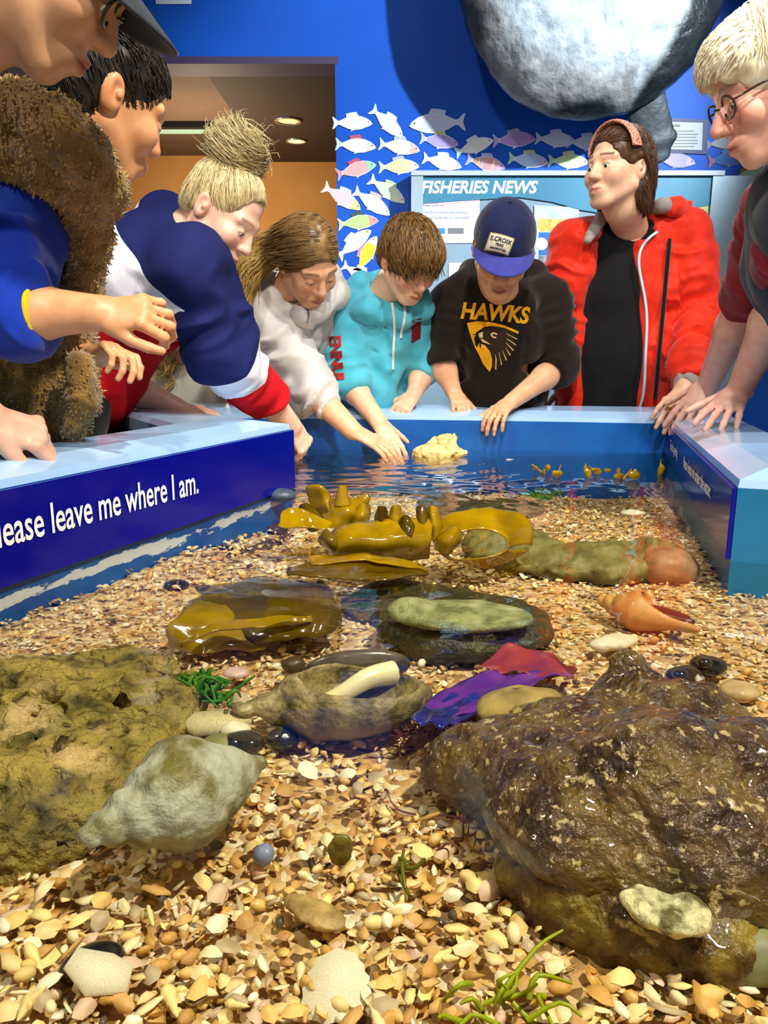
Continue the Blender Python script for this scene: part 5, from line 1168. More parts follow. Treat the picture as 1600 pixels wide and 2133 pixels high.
T.chain([P(560, 590, 2.44), P(600, 578, 2.52), P(680, 575, 2.50), P(700, 610, 2.42), P(668, 645, 2.34), P(630, 650, 2.33)], [.030, .036, .034, .030, .024, .018], k=.025); T.ell(nb+V3(.03, -.05, .01), (.055, .05, .05), k=.015, sub=True)
cut_end(T, er2, Wr-Er)
gt = g1.wear('fleece', T, .0074, cloth('white_fleece', '#dcd8d4', '#cfcac4', sc=16), axes=[(shr, Er, .012, 22), (Er, er2, .013, 30)], torso=(.007, 7.), seed=33)
hb = bvh(gt); zz = [q for q in (on(hb, x, y, .003) for x, y in [(640, 640), (643, 655), (641, 672)]) if q is not None]
if len(zz) == 3: V, Q = tube_np(spline(zz, 10), .003, 6); g1.part('zip', V, Q, M('zip_metal', '#6a6660', .3, metal=.8), gt)
g1.arm(shr, Er, Wr, (.044, .040, .028), dict(D=P(828, 950, 2.235)-Wr+V3(0, 0, .01), N_=V3(.2, -.4, .85), side=1, s=.92, curl=(10, 14, 10), spread=4, thumb=(30, 10)))
g1.core([nb, ch, wa, hp], [.045, .085, .09, .10], hp, lat=lat, legmat=cloth('black'), lr=.075, foot_dx=.08); g1.finish()
# ---------------------------------------------------------------- woman in the navy, white and red sweatshirt
n1 = Person('woman with a blonde bun bending over in a navy, white and red sweatshirt', V3(-.95, 2.12, 0)); n1.skin = '#f2c6ae'
C = P(462, 448, 1.94); nb = P(392, 488, 1.96)
n1.head(C, (.74, -.24, -.62), (.58, -.06, .80), .96, neck=nb, lid=.6, lip='#b4605c', brow='#7a5c3c', blush=.45, scalp='#8a7050')
def tobun(p):
    d = np.array([0, -.075, .150])-p; return d/np.linalg.norm(d, axis=1)[:, None]
S = SDF(); S.ell((0, -.016, .042), (.080, .103, .091), k=.02); S.ell((0, -.06, -.012), (.070, .05, .05), k=.03); S.ell((0, .112, -.008), (.078, .086, .108), k=.012, sub=True)
for sg in (-1, 1): S.ell((sg*.09, .004, -.018), (.026, .034, .040), k=.01, sub=True)
n1.hair(S, hair_mat('blonde', '#7a6040', '#ecd8a0'), disp=.002, strands=[(3600, tobun, .15, .0010, .003, None, .07)])
B = SDF(); bc = V3(0, -.062, .142); B.ell(bc, (.068, .066, .046), k=.02); B.ell(bc+V3(.01, .02, .022), (.04, .042, .036), k=.02)
for q in range(9):
    a_ = q*2.4; B.cap(bc+V3(.045*math.cos(a_), .045*math.sin(a_), .012*math.sin(q*1.7)), bc+V3(.055*math.cos(a_+1.1), .055*math.sin(a_+1.1), .028*math.cos(q*2.1)), .020, .013, k=.008)
def swirl(p): q = p-bc; d = np.cross(q, V3(.3, .2, 1)); return d/(np.linalg.norm(d, axis=1)[:, None]+1e-6)
n1.hair(B, hair_mat('blonde'), disp=.008, dens=50., strands=[(2600, swirl, .14, .0012, .012, None, .16), (90, lambda p: (p-bc)*10+rng.normal(0, .5, p.shape), .07, .0007, .04, None)], name='bun')
shn, shf = P(395, 560, 1.86), P(345, 470, 2.16); ch, wa, hp = P(318, 560, 2.02), P(232, 660, 2.06), P(165, 790, 2.08)
lat = V3(.08, -1, -.05)
T = SDF(); T.ecap(nb+V3(-.02, .03, -.03), ch, lat, (.12, .07), (.19, .125), k=.06); T.cap(shn, shf, .068, k=.05); T.ecap(ch, wa, lat, (.19, .13), (.175, .14), k=.06); T.ecap(wa, hp, lat, (.175, .14), (.19, .15), k=.05)
T.ell(P(318, 650, 1.98), (.085, .13, .095), k=.05)
En, Wn = P(468, 735, 1.93), P(606, 888, 2.12); en2 = En+(Wn-En)*.66
T.cap(shn, En, .088, .076, k=.04); T.cap(En, en2, .072, .052, k=.03); Ef, Wf = P(250, 800, 2.20), P(368, 848, 2.24); T.cap(shf, Ef, .07, .055, k=.03); T.cap(Ef, Ef+(Wf-Ef)*.12, .055, .05, k=.02)
T.ell(nb+V3(.03, -.03, .01), (.06, .06, .06), k=.02, sub=True); cut_end(T, en2, Wn-En, .09)
tax = nrm(hp-nb); tl0 = np.linalg.norm(hp-nb)
def zone(V):
    t = ((V-nb) @ tax)/tl0; z = np.where(t < 9, t, t)
    ax = Wn-shn; d1 = np.linalg.norm(np.cross(V-shn, nrm(En-shn)), axis=1); la = ((V-En) @ nrm(Wn-En)); d2 = np.linalg.norm(np.cross(V-En, nrm(Wn-En)), axis=1)
    near = ((V-shn) @ nrm(En-shn) > .07) & (d1 < .12) & (V[:, 0] > ch[0]+.03) | ((la > -.02) & (d2 < .10) & (V[:, 0] > En[0]-.06))
    zz = np.where(near, np.clip(.28+la*3.4, .05, .95), t+.19)
    return np.clip(zz, 0, 1)
m_block = M('sweatshirt_blocks', '#1a2250', .85, .2, attr='zone', ramp=[(0, '#1a2258'), (.34, '#eae8f0'), (.575, '#d01420')], c2='#e8e8ee', nscale=12, bump=(240, .25, .001))
for nd in m_block.node_tree.nodes:
    if nd.bl_idname == 'ShaderNodeValToRGB': nd.color_ramp.interpolation = 'CONSTANT'
n1.wear('sweatshirt', T, .0074, m_block, axes=[(shn, En, .010, 20), (En, en2, .010, 32)], torso=(.007, 6.), zone=zone, seed=41)
n1.arm(shn, En, Wn, (.055, .047, .030), dict(D=P(650, 950, 2.17)-Wn, N_=V3(.5, -.6, .4), side=1, s=.98, curl=(48, 55, 30), spread=3, thumb=(25, 30)))
n1.arm(shf, Ef, Wf, (.05, .042, .028), dict(D=P(436, 862, 2.26)-Wf, N_=V3(0, -.3, 1), side=-1, s=.95, curl=(10, 12, 10), spread=4, thumb=(30, 10)), vox=.004)
S = SDF(); S.cap(P(190, 900, 1.98), P(190, 1000, 1.98), .005); 
lm = n1.core([nb, ch, wa, hp], [.05, .12, .12, .13], hp, lat=(0, -1, 0), legmat=cloth('black'), lr=.095)
n1.finish()
# ---------------------------------------------------------------- child with long curly blonde hair
c1 = Person('small child with long curly blonde hair behind the bending woman', P(385, 900, 2.72)); c1.skin = '#e2b090'
C = P(384, 660, 2.62); nb = P(384, 735, 2.68)
c1.head(C, (.3, -.85, -.4), (0, -.3, 1), .88, neck=nb, lid=.8, vox=.005)
S = SDF(); S.ell((0, -.016, .042), (.088, .108, .094), k=.02); S.ell((0, -.04, -.08), (.085, .06, .10), k=.04)
for sg in (-1, 1): S.cap((sg*.08, .0, -.02), (sg*.085, .02, -.20), .03, .018, k=.02)
S.ell((0, .105, -.025), (.06, .08, .09), k=.01, sub=True)
def curl_(p): return np.stack([.8*np.sin(p[:, 2]*90+p[:, 0]*60), .8*np.cos(p[:, 2]*90+p[:, 1]*40), -.8+0*p[:, 2]], 1)
c1.hair(S, hair_mat('curly', '#9a7030', '#e6c070'), disp=.01, dens=40., strands=[(1500, curl_, .20, .0016, .012, lambda v: v[:, 2] < .08)])
ch, hp = P(390, 800, 2.74), P(390, 900, 2.74); T = SDF(); T.ecap(nb+V3(0, .02, -.03), ch, (1, 0, 0), (.07, .05), (.11, .08), k=.04); T.ecap(ch, hp, (1, 0, 0), (.11, .085), (.12, .09), k=.04)
for sg in (-1, 1): T.cap(ch+V3(sg*.09, 0, .07), ch+V3(sg*.13, -.02, -.08), .04, .035, k=.03)
c1.wear('shirt', T, .010, cloth('cream_shirt', '#d8d2c0'), torso=(.004, 9.)); c1.core([nb, ch, hp], [.04, .07, .08], hp, legmat=cloth('denim'), lr=.06, foot_dx=.07); c1.finish()
# ---------------------------------------------------------------- boy in the teddy fleece vest
f1 = Person('boy in a brown teddy fleece vest over a bright blue sleeve', V3(-.80, 1.52, 0)); f1.skin = '#dda578'
C = P(222, 210, 1.26); nb = P(120, 345, 1.36)
f1.head(C, (.68, .60, -.42), (.36, .14, .90), .88, neck=nb, lid=.9, lip='#a85c4c', brow='#2a1c14', blush=.3, neck_r=.050, nose=.97, scalp='#2a1e18')
S = SDF(); S.ell((0, -.014, .040), (.079, .101, .090), k=.02); S.ell((0, -.05, -.02), (.072, .058, .075), k=.03); S.ell((0, .105, -.02), (.078, .085, .095), k=.012, sub=True)
for sg in (-1, 1): S.ell((sg*.092, -.008, -.014), (.026, .024, .034), k=.008, sub=True)
f1.hair(S, hair_mat('black', '#0e0b09', '#3a322c', .3), disp=.0015, strands=[(2200, lambda p: np.stack([p[:, 0]*3, .5+0*p[:, 0], -.6-.0*p[:, 0]], 1), .035, .0011, .003, None), (900, lambda p: np.tile(V3(.0, .9, -.35), (len(p), 1)), .06, .0014, .006, lambda v: v[:, 2] > .07)])
ch, wa, hp = P(62, 560, 1.42), P(52, 760, 1.46), P(40, 930, 1.48); lat = nrm(V3(.45, -.85, 0)); shn = P(44, 462, 1.25)
T = SDF(); T.ecap(nb+V3(-.03, .02, -.04), ch, lat, (.10, .08), (.13, .105), k=.05); T.ecap(ch, wa, lat, (.13, .105), (.135, .115), k=.05); T.ecap(wa, hp, lat, (.135, .115), (.14, .12), k=.05)
T.chain([P(5, 235, 1.30), P(55, 232, 1.19), P(118, 268, 1.15), P(176, 328, 1.15), P(216, 388, 1.18), P(232, 410, 1.28)], [.036, .033, .031, .030, .024, .02], k=.02); T.chain([P(40, 330, 1.22), P(120, 350, 1.20), P(180, 420, 1.22)], [.05, .045, .03], k=.03)
T.chain([P(150, 350, 1.24), P(172, 420, 1.24), P(182, 500, 1.27), P(176, 600, 1.30)], [.026, .024, .024, .026], k=.03)
T.chain([P(165, 760, 1.31), P(172, 830, 1.31), P(150, 890, 1.32)], [.018, .02, .018], k=.012)
def pile(me):
    c = coords(me); nn_ = normals(me); setco(me, c+nn_*(.004*vn(c*120)+.004*np.abs(vn(c*60+5)))[:, None])
m_fl = M('teddy_fleece', '#a07c38', .95, .1, c2='#6a4c1c', nscale=30, nmix=(.3, .7), bump=(230, 1., .006), sheen=.5)
vest = f1.wear('fleece_vest', T, .0066, m_fl, torso=(.004, 9.), seed=51, post=pile)
cv = coords(vest.data); nv_ = normals(vest.data); ii = rng.choice(len(cv), 12000); p = cv[ii]; d = nv_[ii]+V3(0, 0, -.5)+rng.normal(0, .45, (12000, 3)); d /= np.linalg.norm(d, axis=1)[:, None]
u = np.cross(d, rng.normal(0, 1, (12000, 3))); u /= np.linalg.norm(u, axis=1)[:, None]; v = np.cross(d, u); G = []
for a in range(3): G.append(p+.0024*(math.cos(a*2.094)*u+math.sin(a*2.094)*v))
G.append(p+d*rng.uniform(.005, .009, (12000, 1))); G = np.stack(G, 1).reshape(-1, 3); b = np.arange(12000)[:, None]*4
Ft = np.concatenate([b+np.array([[0, 1, 3]]), b+np.array([[1, 2, 3]]), b+np.array([[2, 0, 3]])]); me = mesh_np('fleece_pile', G, Ft, True, M('teddy_pile', '#c09a54', .95, .1, c2='#94722e', nscale=40, sheen=.4)); tag(ob('fleece_pile', me, vest), kind='stuff')
E, Wn = P(10, 650, 1.18), P(205, 652, 1.17); e2 = E+(Wn-E)*.36
T = SDF(); T.cap(shn, E, .070, .060, k=.03); T.cap(E, e2, .058, .052, k=.02); T.ell(shn+V3(0, 0, -.005), (.068, .065, .062), k=.03); cut_end(T, e2, Wn-E, .08)
f1.wear('blue_sleeve', T, .005, cloth('royal_blue', '#0c34a8', '#0a2a90', sc=14), axes=[(shn, E, .008, 24), (E, e2, .008, 34)], torso=(.004, 10.), seed=52)
cf = SDF(); dd_ = nrm(Wn-E); cf.cap(e2-dd_*.03, e2+dd_*.02, .049); cut_end(cf, e2+dd_*.008, Wn-E, .08); f1.wear('yellow_cuff', cf, .0045, cloth('yellow', '#c8b414'), torso=(.0, 9.))
f1.arm(shn, E, Wn, (.045, .038, .026), dict(D=V3(1, .05, .02), N_=V3(-.05, -.8, .58), side=-1, s=.86, curls=[(40, 62, 35), (36, 60, 35), (32, 60, 35), (34, 62, 35)], spread=7, thumb=(30, 26)), vox=.0034)
W2 = P(172, 745, 1.40); f1.arm(P(120, 470, 1.5), P(110, 660, 1.50), W2, (.04, .034, .024), dict(D=V3(.9, -.15, .25), N_=V3(-.3, .3, .9), side=1, s=.8, curls=[(35, 45, 25), (45, 50, 30), (52, 55, 30), (58, 55, 30)], spread=6, thumb=(40, 15)), vox=.0034)
f1.core([nb, ch, wa, hp], [.045, .085, .09, .09], hp, lat=lat, legmat=cloth('black'), lr=.07, foot_dx=.08); f1.finish()
# ---------------------------------------------------------------- man in the dark cap
m1 = Person('man in a dark cap and glasses leaning in over the fleece vest boy', V3(-1.22, 1.25, 0)); m1.skin = '#c99a74'
C = P(84, -98, 1.0); nb = V3(-.60, 1.03, .60)
m1.head(C, (.72, .28, -.62), (.62, .10, .76), 1.0, neck=nb, lid=.5, vox=.0031, lip='#98483e', brow='#2a1c14', blush=.25, stub=.12, male=1, smile=.4, neck_r=.060)
cap_hat(m1, cloth('cap_charcoal', '#1c2028', '#14181e', rough=.7), cloth('cap_brim_grey', '#2a303a', '#20262e', rough=.6), brim_len=.085, tilt=.5)
glasses(m1, M('glasses_dark', '#15110e', .15, .6, coat=.5))
S = SDF(); S.ell((0, -.02, .02), (.079, .100, .080), k=.02); S.plane((0, 0, .03), (0, 0, 1), (-.2, -.2, -.2), (.2, .2, .2)); S.ell((0, .075, -.03), (.085, .09, .1), k=.01, sub=True)
m1.hair(S, hair_mat('black'), strands=[(400, dn, .03, .0012, .003, None)])
ch, wa, hp = V3(-.86, 1.12, .40), V3(-1.10, 1.22, .20), V3(-1.22, 1.25, .08); lat = nrm(V3(.3, -1, 0)); shn = V3(-.80, .90, .46); shf = V3(-.74, 1.30, .46)
T = SDF(); T.ecap(nb+V3(-.08, .02, -.05), ch, lat, (.10, .08), (.20, .13), k=.05); T.cap(shn, shf, .07, k=.04); T.ecap(ch, wa, lat, (.20, .135), (.17, .14), k=.05); T.ecap(wa, hp, lat, (.17, .14), (.18, .14), k=.05)
En = V3(-.86, .86, .22); Wn = P(-38, 868, 1.12); e2 = En+(Wn-En)*.92; T.cap(shn, En, .075, .06, k=.03); T.cap(En, e2, .058, .045, k=.02); T.cap(shf, shf+V3(-.15, .05, -.25), .07, .06, k=.03); cut_end(T, e2, Wn-En, .08)
T.chain([nb+V3(.01, -.065, -.03), nb+V3(-.06, -.06, .03), nb+V3(-.07, .06, .03), nb+V3(0, .07, -.03)], [.016, .02, .02, .016], k=.02)
m1.wear('jacket', T, .010, cloth('black_jacket', '#0c0d10', '#101216'), axes=[(shn, En, .010, 22)], torso=(.006, 7.), seed=61)
ht = PZ(150, 946, .158); m1.skin = '#e0b49c'; m1.arm(shn, En, Wn, (.05, .044, .031), dict(D=ht-Wn+V3(0, 0, .012), N_=V3(-.05, -.55, .80), side=-1, s=1.04, curls=[(30, 45, 25), (42, 60, 35), (48, 65, 40), (50, 65, 40)], spread=4, thumb=(25, 20)), vox=.0034)
m1.core([nb, ch, wa, hp], [.055, .12, .12, .12], hp, lat=lat, legmat=cloth('denim'), lr=.09); m1.finish()
# ---------------------------------------------------------------- older woman
o1 = Person('older woman with a blonde bob and glasses in a navy vest over maroon sleeves', V3(1.12, 1.62, 0)); o1.skin = '#ecb6a2'
C = P(1612, 180, 1.42); nb = P(1690, 350, 1.50)
o1.head(C, (-.90, .05, -.42), (-.38, 0, .92), .97, neck=nb, lid=.35, vox=.0031, lip='#ac4c48', brow='#a08868', blush=.7, smile=1., nose=1.05)
S = SDF(); S.ell((0, -.016, .046), (.092, .113, .096), k=.02); S.ell((0, .055, .070), (.075, .050, .048), k=.03); S.ell((0, -.06, -.03), (.090, .066, .085), k=.03)
for sg in (-1, 1): S.cap((sg*.078, .0, .03), (sg*.080, -.015, -.075), .028, .024, k=.02)
S.ell((0, .112, -.040), (.080, .090, .094), k=.008, sub=True)
def bob(p): return np.stack([p[:, 0]*2, .15+1.5*p[:, 1], -.9+0*p[:, 2]], 1)
o1.hair(S, hair_mat('silverblonde', '#cdb98c', '#fbf3da'), disp=.004, strands=[(3000, bob, .10, .0013, .005, lambda v: v[:, 1] < .025, .10), (700, lambda p: np.stack([.6+0*p[:, 0], .25+0*p[:, 0], -.45+0*p[:, 0]], 1), .035, .0013, .003, lambda v: (v[:, 1] > .03) & (v[:, 2] > .055), .08)])
glasses(o1, M('glasses_tortoise', '#2a1a12', .15, .6, coat=.5))
ch, wa, hp = P(1720, 540, 1.60), V3(1.10, 1.64, .22), V3(1.12, 1.64, .05); lat = nrm(V3(-.25, 1, 0)); shn, shf = P(1665, 455, 1.45), P(1612, 430, 1.72)
T = SDF(); T.ecap(nb+V3(.02, .02, -.04), ch, lat, (.11, .08), (.17, .115), k=.05); T.cap(shn, shf, .065, k=.05); T.ecap(ch, wa, lat, (.17, .12), (.165, .13), k=.05); T.ecap(wa, hp, lat, (.165, .13), (.175, .14), k=.05); T.ell(nb+V3(-.02, -.02, .02), (.06, .06, .05), k=.02, sub=True)
o1.wear('vest', T, .009, cloth('vest_navy', '#0c1a2c', '#102234'), torso=(.006, 8.), seed=71)
En, Wn = P(1640, 600, 1.66), P(1540, 815, 1.90); Ef, Wf = P(1556, 620, 1.93), P(1477, 797, 2.19)
mar = cloth('maroon', '#8c2430', '#741c28', sc=16)
for nm, sh_, E_, W_, tt, sd_ in (('sleeve', shn, En, Wn, .06, 1), ('sleeve', shf, Ef, Wf, .10, 2)):
    T = SDF(); e2 = E_+(W_-E_)*tt; T.cap(sh_, E_, .062, .052, k=.03); T.cap(E_, e2, .052, .048, k=.02); cut_end(T, e2, W_-E_, .08); o1.wear(nm, T, .007, mar, axes=[(sh_, E_, .008, 26)], torso=(.003, 9.), seed=72+sd_)
o1.skin = '#f0bfae'
hn = PZ(1500, 890, .142); o1.arm(shn, En, Wn, (.046, .041, .030), dict(D=PZ(1482, 890, .135)-Wn, N_=V3(-.2, -.5, .8), side=-1, s=1.0, curl=(4, 10, 6), spread=8, thumb=(50, 5)), vox=.0038)
hf = PZ(1432, 860, .122); o1.arm(shf, Ef, Wf, (.046, .041, .030), dict(D=PZ(1428, 866, .125)-Wf, N_=V3(-.2, -.5, .8), side=-1, s=1.0, curl=(6, 10, 6), spread=7, thumb=(45, 5)), vox=.0036)
o1.core([nb, ch, wa, hp], [.05, .11, .11, .12], hp, lat=lat, legmat=cloth('denim'), lr=.09); o1.finish()
# ================================================================== MURAL WALL
YB = 3.60
bd = empty('notice_board', tuple(P(1180, 900, YB))); tag(bd, 'grey blue notice board headed FISHERIES NEWS on the mural wall', 'notice board')
def slab(name, px0, py0, px1, py1, Yf, th, mat, par=None):
    a, b = P(px0, py0, Yf), P(px1, py1, Yf)
    return ob(name, box_me(name, ((a[0]+b[0])/2, Yf+th/2, (a[2]+b[2])/2), (abs(b[0]-a[0]), th, abs(b[2]-a[2])), mat), par)
m_bp = M('board_greyblue', '#7d97a8', .5, c2='#71899a', nscale=6); m_teal = M('board_teal', '#2f7f9c', .45, c2='#2a7490', nscale=5); m_rail = M('board_rail', '#8fa3ad', .35, metal=.3)
slab('back_panel', 862, 366, 1504, 1010, YB+.012, .07, m_bp, bd)
slab('top_rail', 857, 355, 1510, 365, YB-.012, .11, M('board_rail_pale', '#b4c0c8', .35), bd)
for a_, b_ in ((857, 875), (1486, 1508)): slab('side_rail', a_, 366, b_, 1010, YB-.006, .06, m_rail, bd)
def flat(name, pts, Yf, th, mat, par=None):
    o_ = P(pts[0][0], pts[0][1], Yf); pp = [(float(P(x, y, Yf)[0]-o_[0]), float(P(x, y, Yf)[2]-o_[2])) for x, y in pts]
    return ob(name, poly_me(name, pp, th, frame4(o_, (1, 0, 0), (0, 0, 1), (0, -1, 0)), mat), par)
hdr = flat('header', [(875, 366), (1486, 366), (1486, 426), (1400, 442), (1290, 450), (1210, 438), (1150, 421), (1080, 411), (1000, 416), (875, 425)], YB+.010, .006, m_teal, bd)
def wall_text(s_, px0, px1, py, hpx, Yf, mat, par, bold=.01, shear=0., name='lettering'):
    me = text_np(s_, 1, bold, shear); c = coords(me); x0, x1 = c[:, 0].min(), c[:, 0].max(); a, b, t = P(px0, py, Yf), P(px1, py, Yf), P(px0, py-hpx, Yf)
    sx = (b[0]-a[0])/(x1-x0); sz = (t[2]-a[2])/.72; place_mesh(me, frame4((a[0]-x0*sx, Yf, a[2]), (sx, 0, 0), (0, 0, sz), (0, -1, 0))); me.materials.append(mat); return ob(name, me, par)
wall_text('FISHERIES NEWS', 877, 1120, 402, 26, YB+.003, m_white, hdr, .03, .22)
m_paper = M('paper_white', '#e9edf4', .7)
po = tag(flat('notice_poster', [(871, 413), (999, 411), (999, 506), (871, 507)], YB+.009, .002, m_paper), 'white printed notice about a recreational fishing guide app', 'poster')
wall_text('Need to Know', 882, 925, 430, 5, YB+.0065, M('ink_dark', '#3a3a48', .6), po)
wall_text('Get the Victorian Recreational', 882, 973, 445, 6.5, YB+.0065, M('ink_violet', '#6a6aa8', .6), po)
wall_text('Fishing Guide app on your smart', 882, 979, 456, 6.5, YB+.0065, M('ink_violet'), po)
flat('ribbon', [(873, 421), (930, 424), (997, 416), (997, 418), (930, 426), (873, 423)], YB+.0068, .0006, M('ink_pink', '#e0a0b0', .6), po)
flat('store_badge', [(905, 475), (927, 475), (927, 487), (905, 487)], YB+.0068, .0006, M('badge_blue', '#2a80c0', .5), po)
flat('store_badge', [(933, 475), (966, 475), (966, 487), (933, 487)], YB+.0068, .0006, M('badge_grey', '#6e6e72', .5), po)
cp = tag(flat('fishing_poster', [(1113, 428), (1206, 432), (1204, 700), (1113, 700)], YB+.008, .002, M('poster_pale', '#c4d4dc', .6, c2='#9fb6c4', nscale=20)), 'colourful fishing rules poster between the cap boy and the red jacket', 'poster')
flat('yellow_band', [(1120, 455), (1190, 458), (1190, 482), (1120, 482)], YB+.0055, .0006, M('poster_yellow', '#d8c060', .6, c2='#c09840', nscale=40), cp)
flat('blue_band', [(1122, 484), (1200, 484), (1200, 532), (1122, 532)], YB+.0055, .0006, M('poster_blue', '#1c62b4', .6), cp)
flat('dark_band', [(1122, 533), (1200, 533), (1200, 640), (1122, 640)], YB+.0055, .0006, M('poster_dark', '#3a4654', .6, c2='#8a9098', nscale=50), cp)
for cx, cy, r_, c in ((1152, 500, 10, '#dd7a6c'), (1128, 508, 13, '#e6d9b8'), (1146, 538, 8, '#d08870')):
    flat('disc', [(cx+r_*math.cos(t), cy+r_*math.sin(t)) for t in np.arange(20)*2*np.pi/20], YB+.0045, .0006, M('disc_'+c[1:], c, .6), cp)
tag(flat('yellow_sheet', [(1425, 423), (1485, 424), (1481, 640), (1425, 640)], YB+.009, .002, M('paper_yellow', '#c8d48c', .7)), 'pale yellow sheet pinned behind the red jacket', 'paper sheet')
tag(flat('white_sheet', [(935, 548), (1000, 548), (1000, 640), (935, 640)], YB+.009, .002, M('paper_mint', '#e0ece8', .7)), 'plain white sheet pinned behind the cap boy', 'paper sheet')
YW = WALLY-.004
lab = empty('sunfish_label', tuple(P(1427, 320, YW))); tag(lab, 'small white text label on a dark blue backing beside the sunfish fin', 'label')
flat('backing', [(1382, 246), (1473, 250), (1473, 322), (1382, 318)], YW+.003, .005, M('label_navy', '#0a2450', .5), lab)
fc = flat('card', [(1391, 254), (1464, 256), (1462, 313), (1389, 311)], YW-.002, .002, M('card_grey', '#b9c0c0', .7), lab)
wall_text('Sunfish', 1397, 1417, 264, 6, YW-.0048, M('ink_dark'), fc)
for q in range(6): slab('text_line', 1396, 272+q*6.4, 1396+random.randint(50, 60), 274.2+q*6.4, YW-.0050, .0006, M('ink_grey', '#7c8284', .6), fc)
tag(flat('white_sign', [(325, -60), (399, -60), (399, 9), (325, 9)], YW, .004, m_paper), 'white sign plate high on the blue wall above the doorway', 'sign')
# ---------------------------------------------------------------- sunfish model
sf = empty('ocean_sunfish', tuple(P(1235, -60, 3.40))); tag(sf, 'large ocean sunfish model with a white belly mounted on the mural wall', 'sunfish model')
c = P(1238, -95, 3.42); S = SDF(); S.ell(c, (.545, .15, .60), np.array([[math.cos(.1), 0, -math.sin(.1)], [0, 1, 0], [math.sin(.1), 0, math.cos(.1)]]), k=.05); S.ell(c+V3(.02, -.03, -.16), (.42, .15, .38), k=.1); S.ell(P(1262, 172, 3.36), (.045, .04, .028), k=.04)
V, Q = S.surf(.014); me = mesh_np('fish_body', V, Q, True); nn_ = normals(me); V = V+nn_*(.008*fbm(V*9, 3))[:, None]; setco(me, V)
rr = np.sqrt(((V[:, 0]-c[0]-.0)/.545)**2+((V[:, 2]-c[2]+.0)/.60)**2)+.10*fbm(V*5, 3)
rx = (V[:, 0]-c[0])/.545
wht = np.clip((1.0-rr-.85*np.clip(rx-.30, 0, 1)-.25*np.clip(-rx-.6, 0, 1))/.14, 0, 1); brn = np.clip((rr-.70)/.12, 0, 1)*np.clip((.99-rr)/.08, 0, 1)*(rx < .3)
colr = np.array(srgb('#20262a'))*(1-wht[:, None])+np.array(srgb('#cdd6d8'))*wht[:, None]; colr = colr*(1-.6*brn[:, None])+np.array(srgb('#8a7f78'))*.6*brn[:, None]; cattr(me, colr)
me.materials.append(M('sunfish_skin', '#dfe6ea', .32, .5, attr='col', c2='#c8ccd0', nscale=18, bump=(26, .5, .02), coat=.3)); ob('fish_body', me, sf)
m_fin = M('sunfish_fin', '#39444a', .5, c2='#20282c', nscale=14, bump=(40, .4, .008))
S = SDF(); S.ecap(P(1335, 150, 3.46), P(1362, 300, 3.50), V3(1, 0, 0), (.075, .03), (.095, .018), k=.03); S.ecap(P(1362, 300, 3.50), P(1372, 335, 3.50), V3(1, 0, 0), (.09, .018), (.05, .012), k=.03)
V, Q = S.surf(.009); ob('anal_fin', mesh_np('anal_fin', V, Q, True, m_fin), sf)
S = SDF(); S.ecap(c+V3(.15, .03, .45), c+V3(.22, .05, .68), V3(1, 0, 0), (.12, .03), (.06, .015), k=.03); V, Q = S.surf(.012); ob('dorsal_fin', mesh_np('dorsal_fin', V, Q, True, m_fin), sf)
ob('wall_bracket', box_me('wall_bracket', (c[0], (c[1]+WALLY)/2+.05, c[2]), (.12, WALLY-c[1]-.06, .12), M('bracket_black', '#101214', .5)), sf)
# ---------------------------------------------------------------- paper fish
BODY = [(.50, -.02), (.44, .05), (.34, .11), (.20, .155), (.05, .17), (-.10, .145), (-.22, .09), (-.32, .045), (-.37, .05), (-.46, .13), (-.50, .14), (-.47, .05), (-.455, 0), (-.47, -.06), (-.50, -.15), (-.45, -.13), (-.37, -.05), (-.32, -.045), (-.22, -.09), (-.10, -.14), (-.02, -.155), (-.04, -.20), (.05, -.165), (.22, -.145), (.35, -.10), (.45, -.06)]
INNER = [(.40, .055), (.30, .105), (.18, .14), (.05, .152), (-.10, .128), (-.22, .078), (-.32, .035), (-.32, -.035), (-.22, -.078), (-.10, -.125), (.05, -.148), (.22, -.128), (.34, -.09), (.42, -.04)]
DORS = [(.16, .15), (.10, .245), (-.02, .235), (-.16, .20), (-.14, .13), (.02, .165)]
TAIL = [(-.36, .045), (-.455, .125), (-.49, .13), (-.46, .05), (-.447, 0), (-.46, -.06), (-.49, -.14), (-.45, -.12), (-.36, -.045)]
HEADP = [(.49, -.02), (.43, .045), (.33, .10), (.25, .12), (.28, .03), (.26, -.10), (.35, -.09), (.44, -.055)]
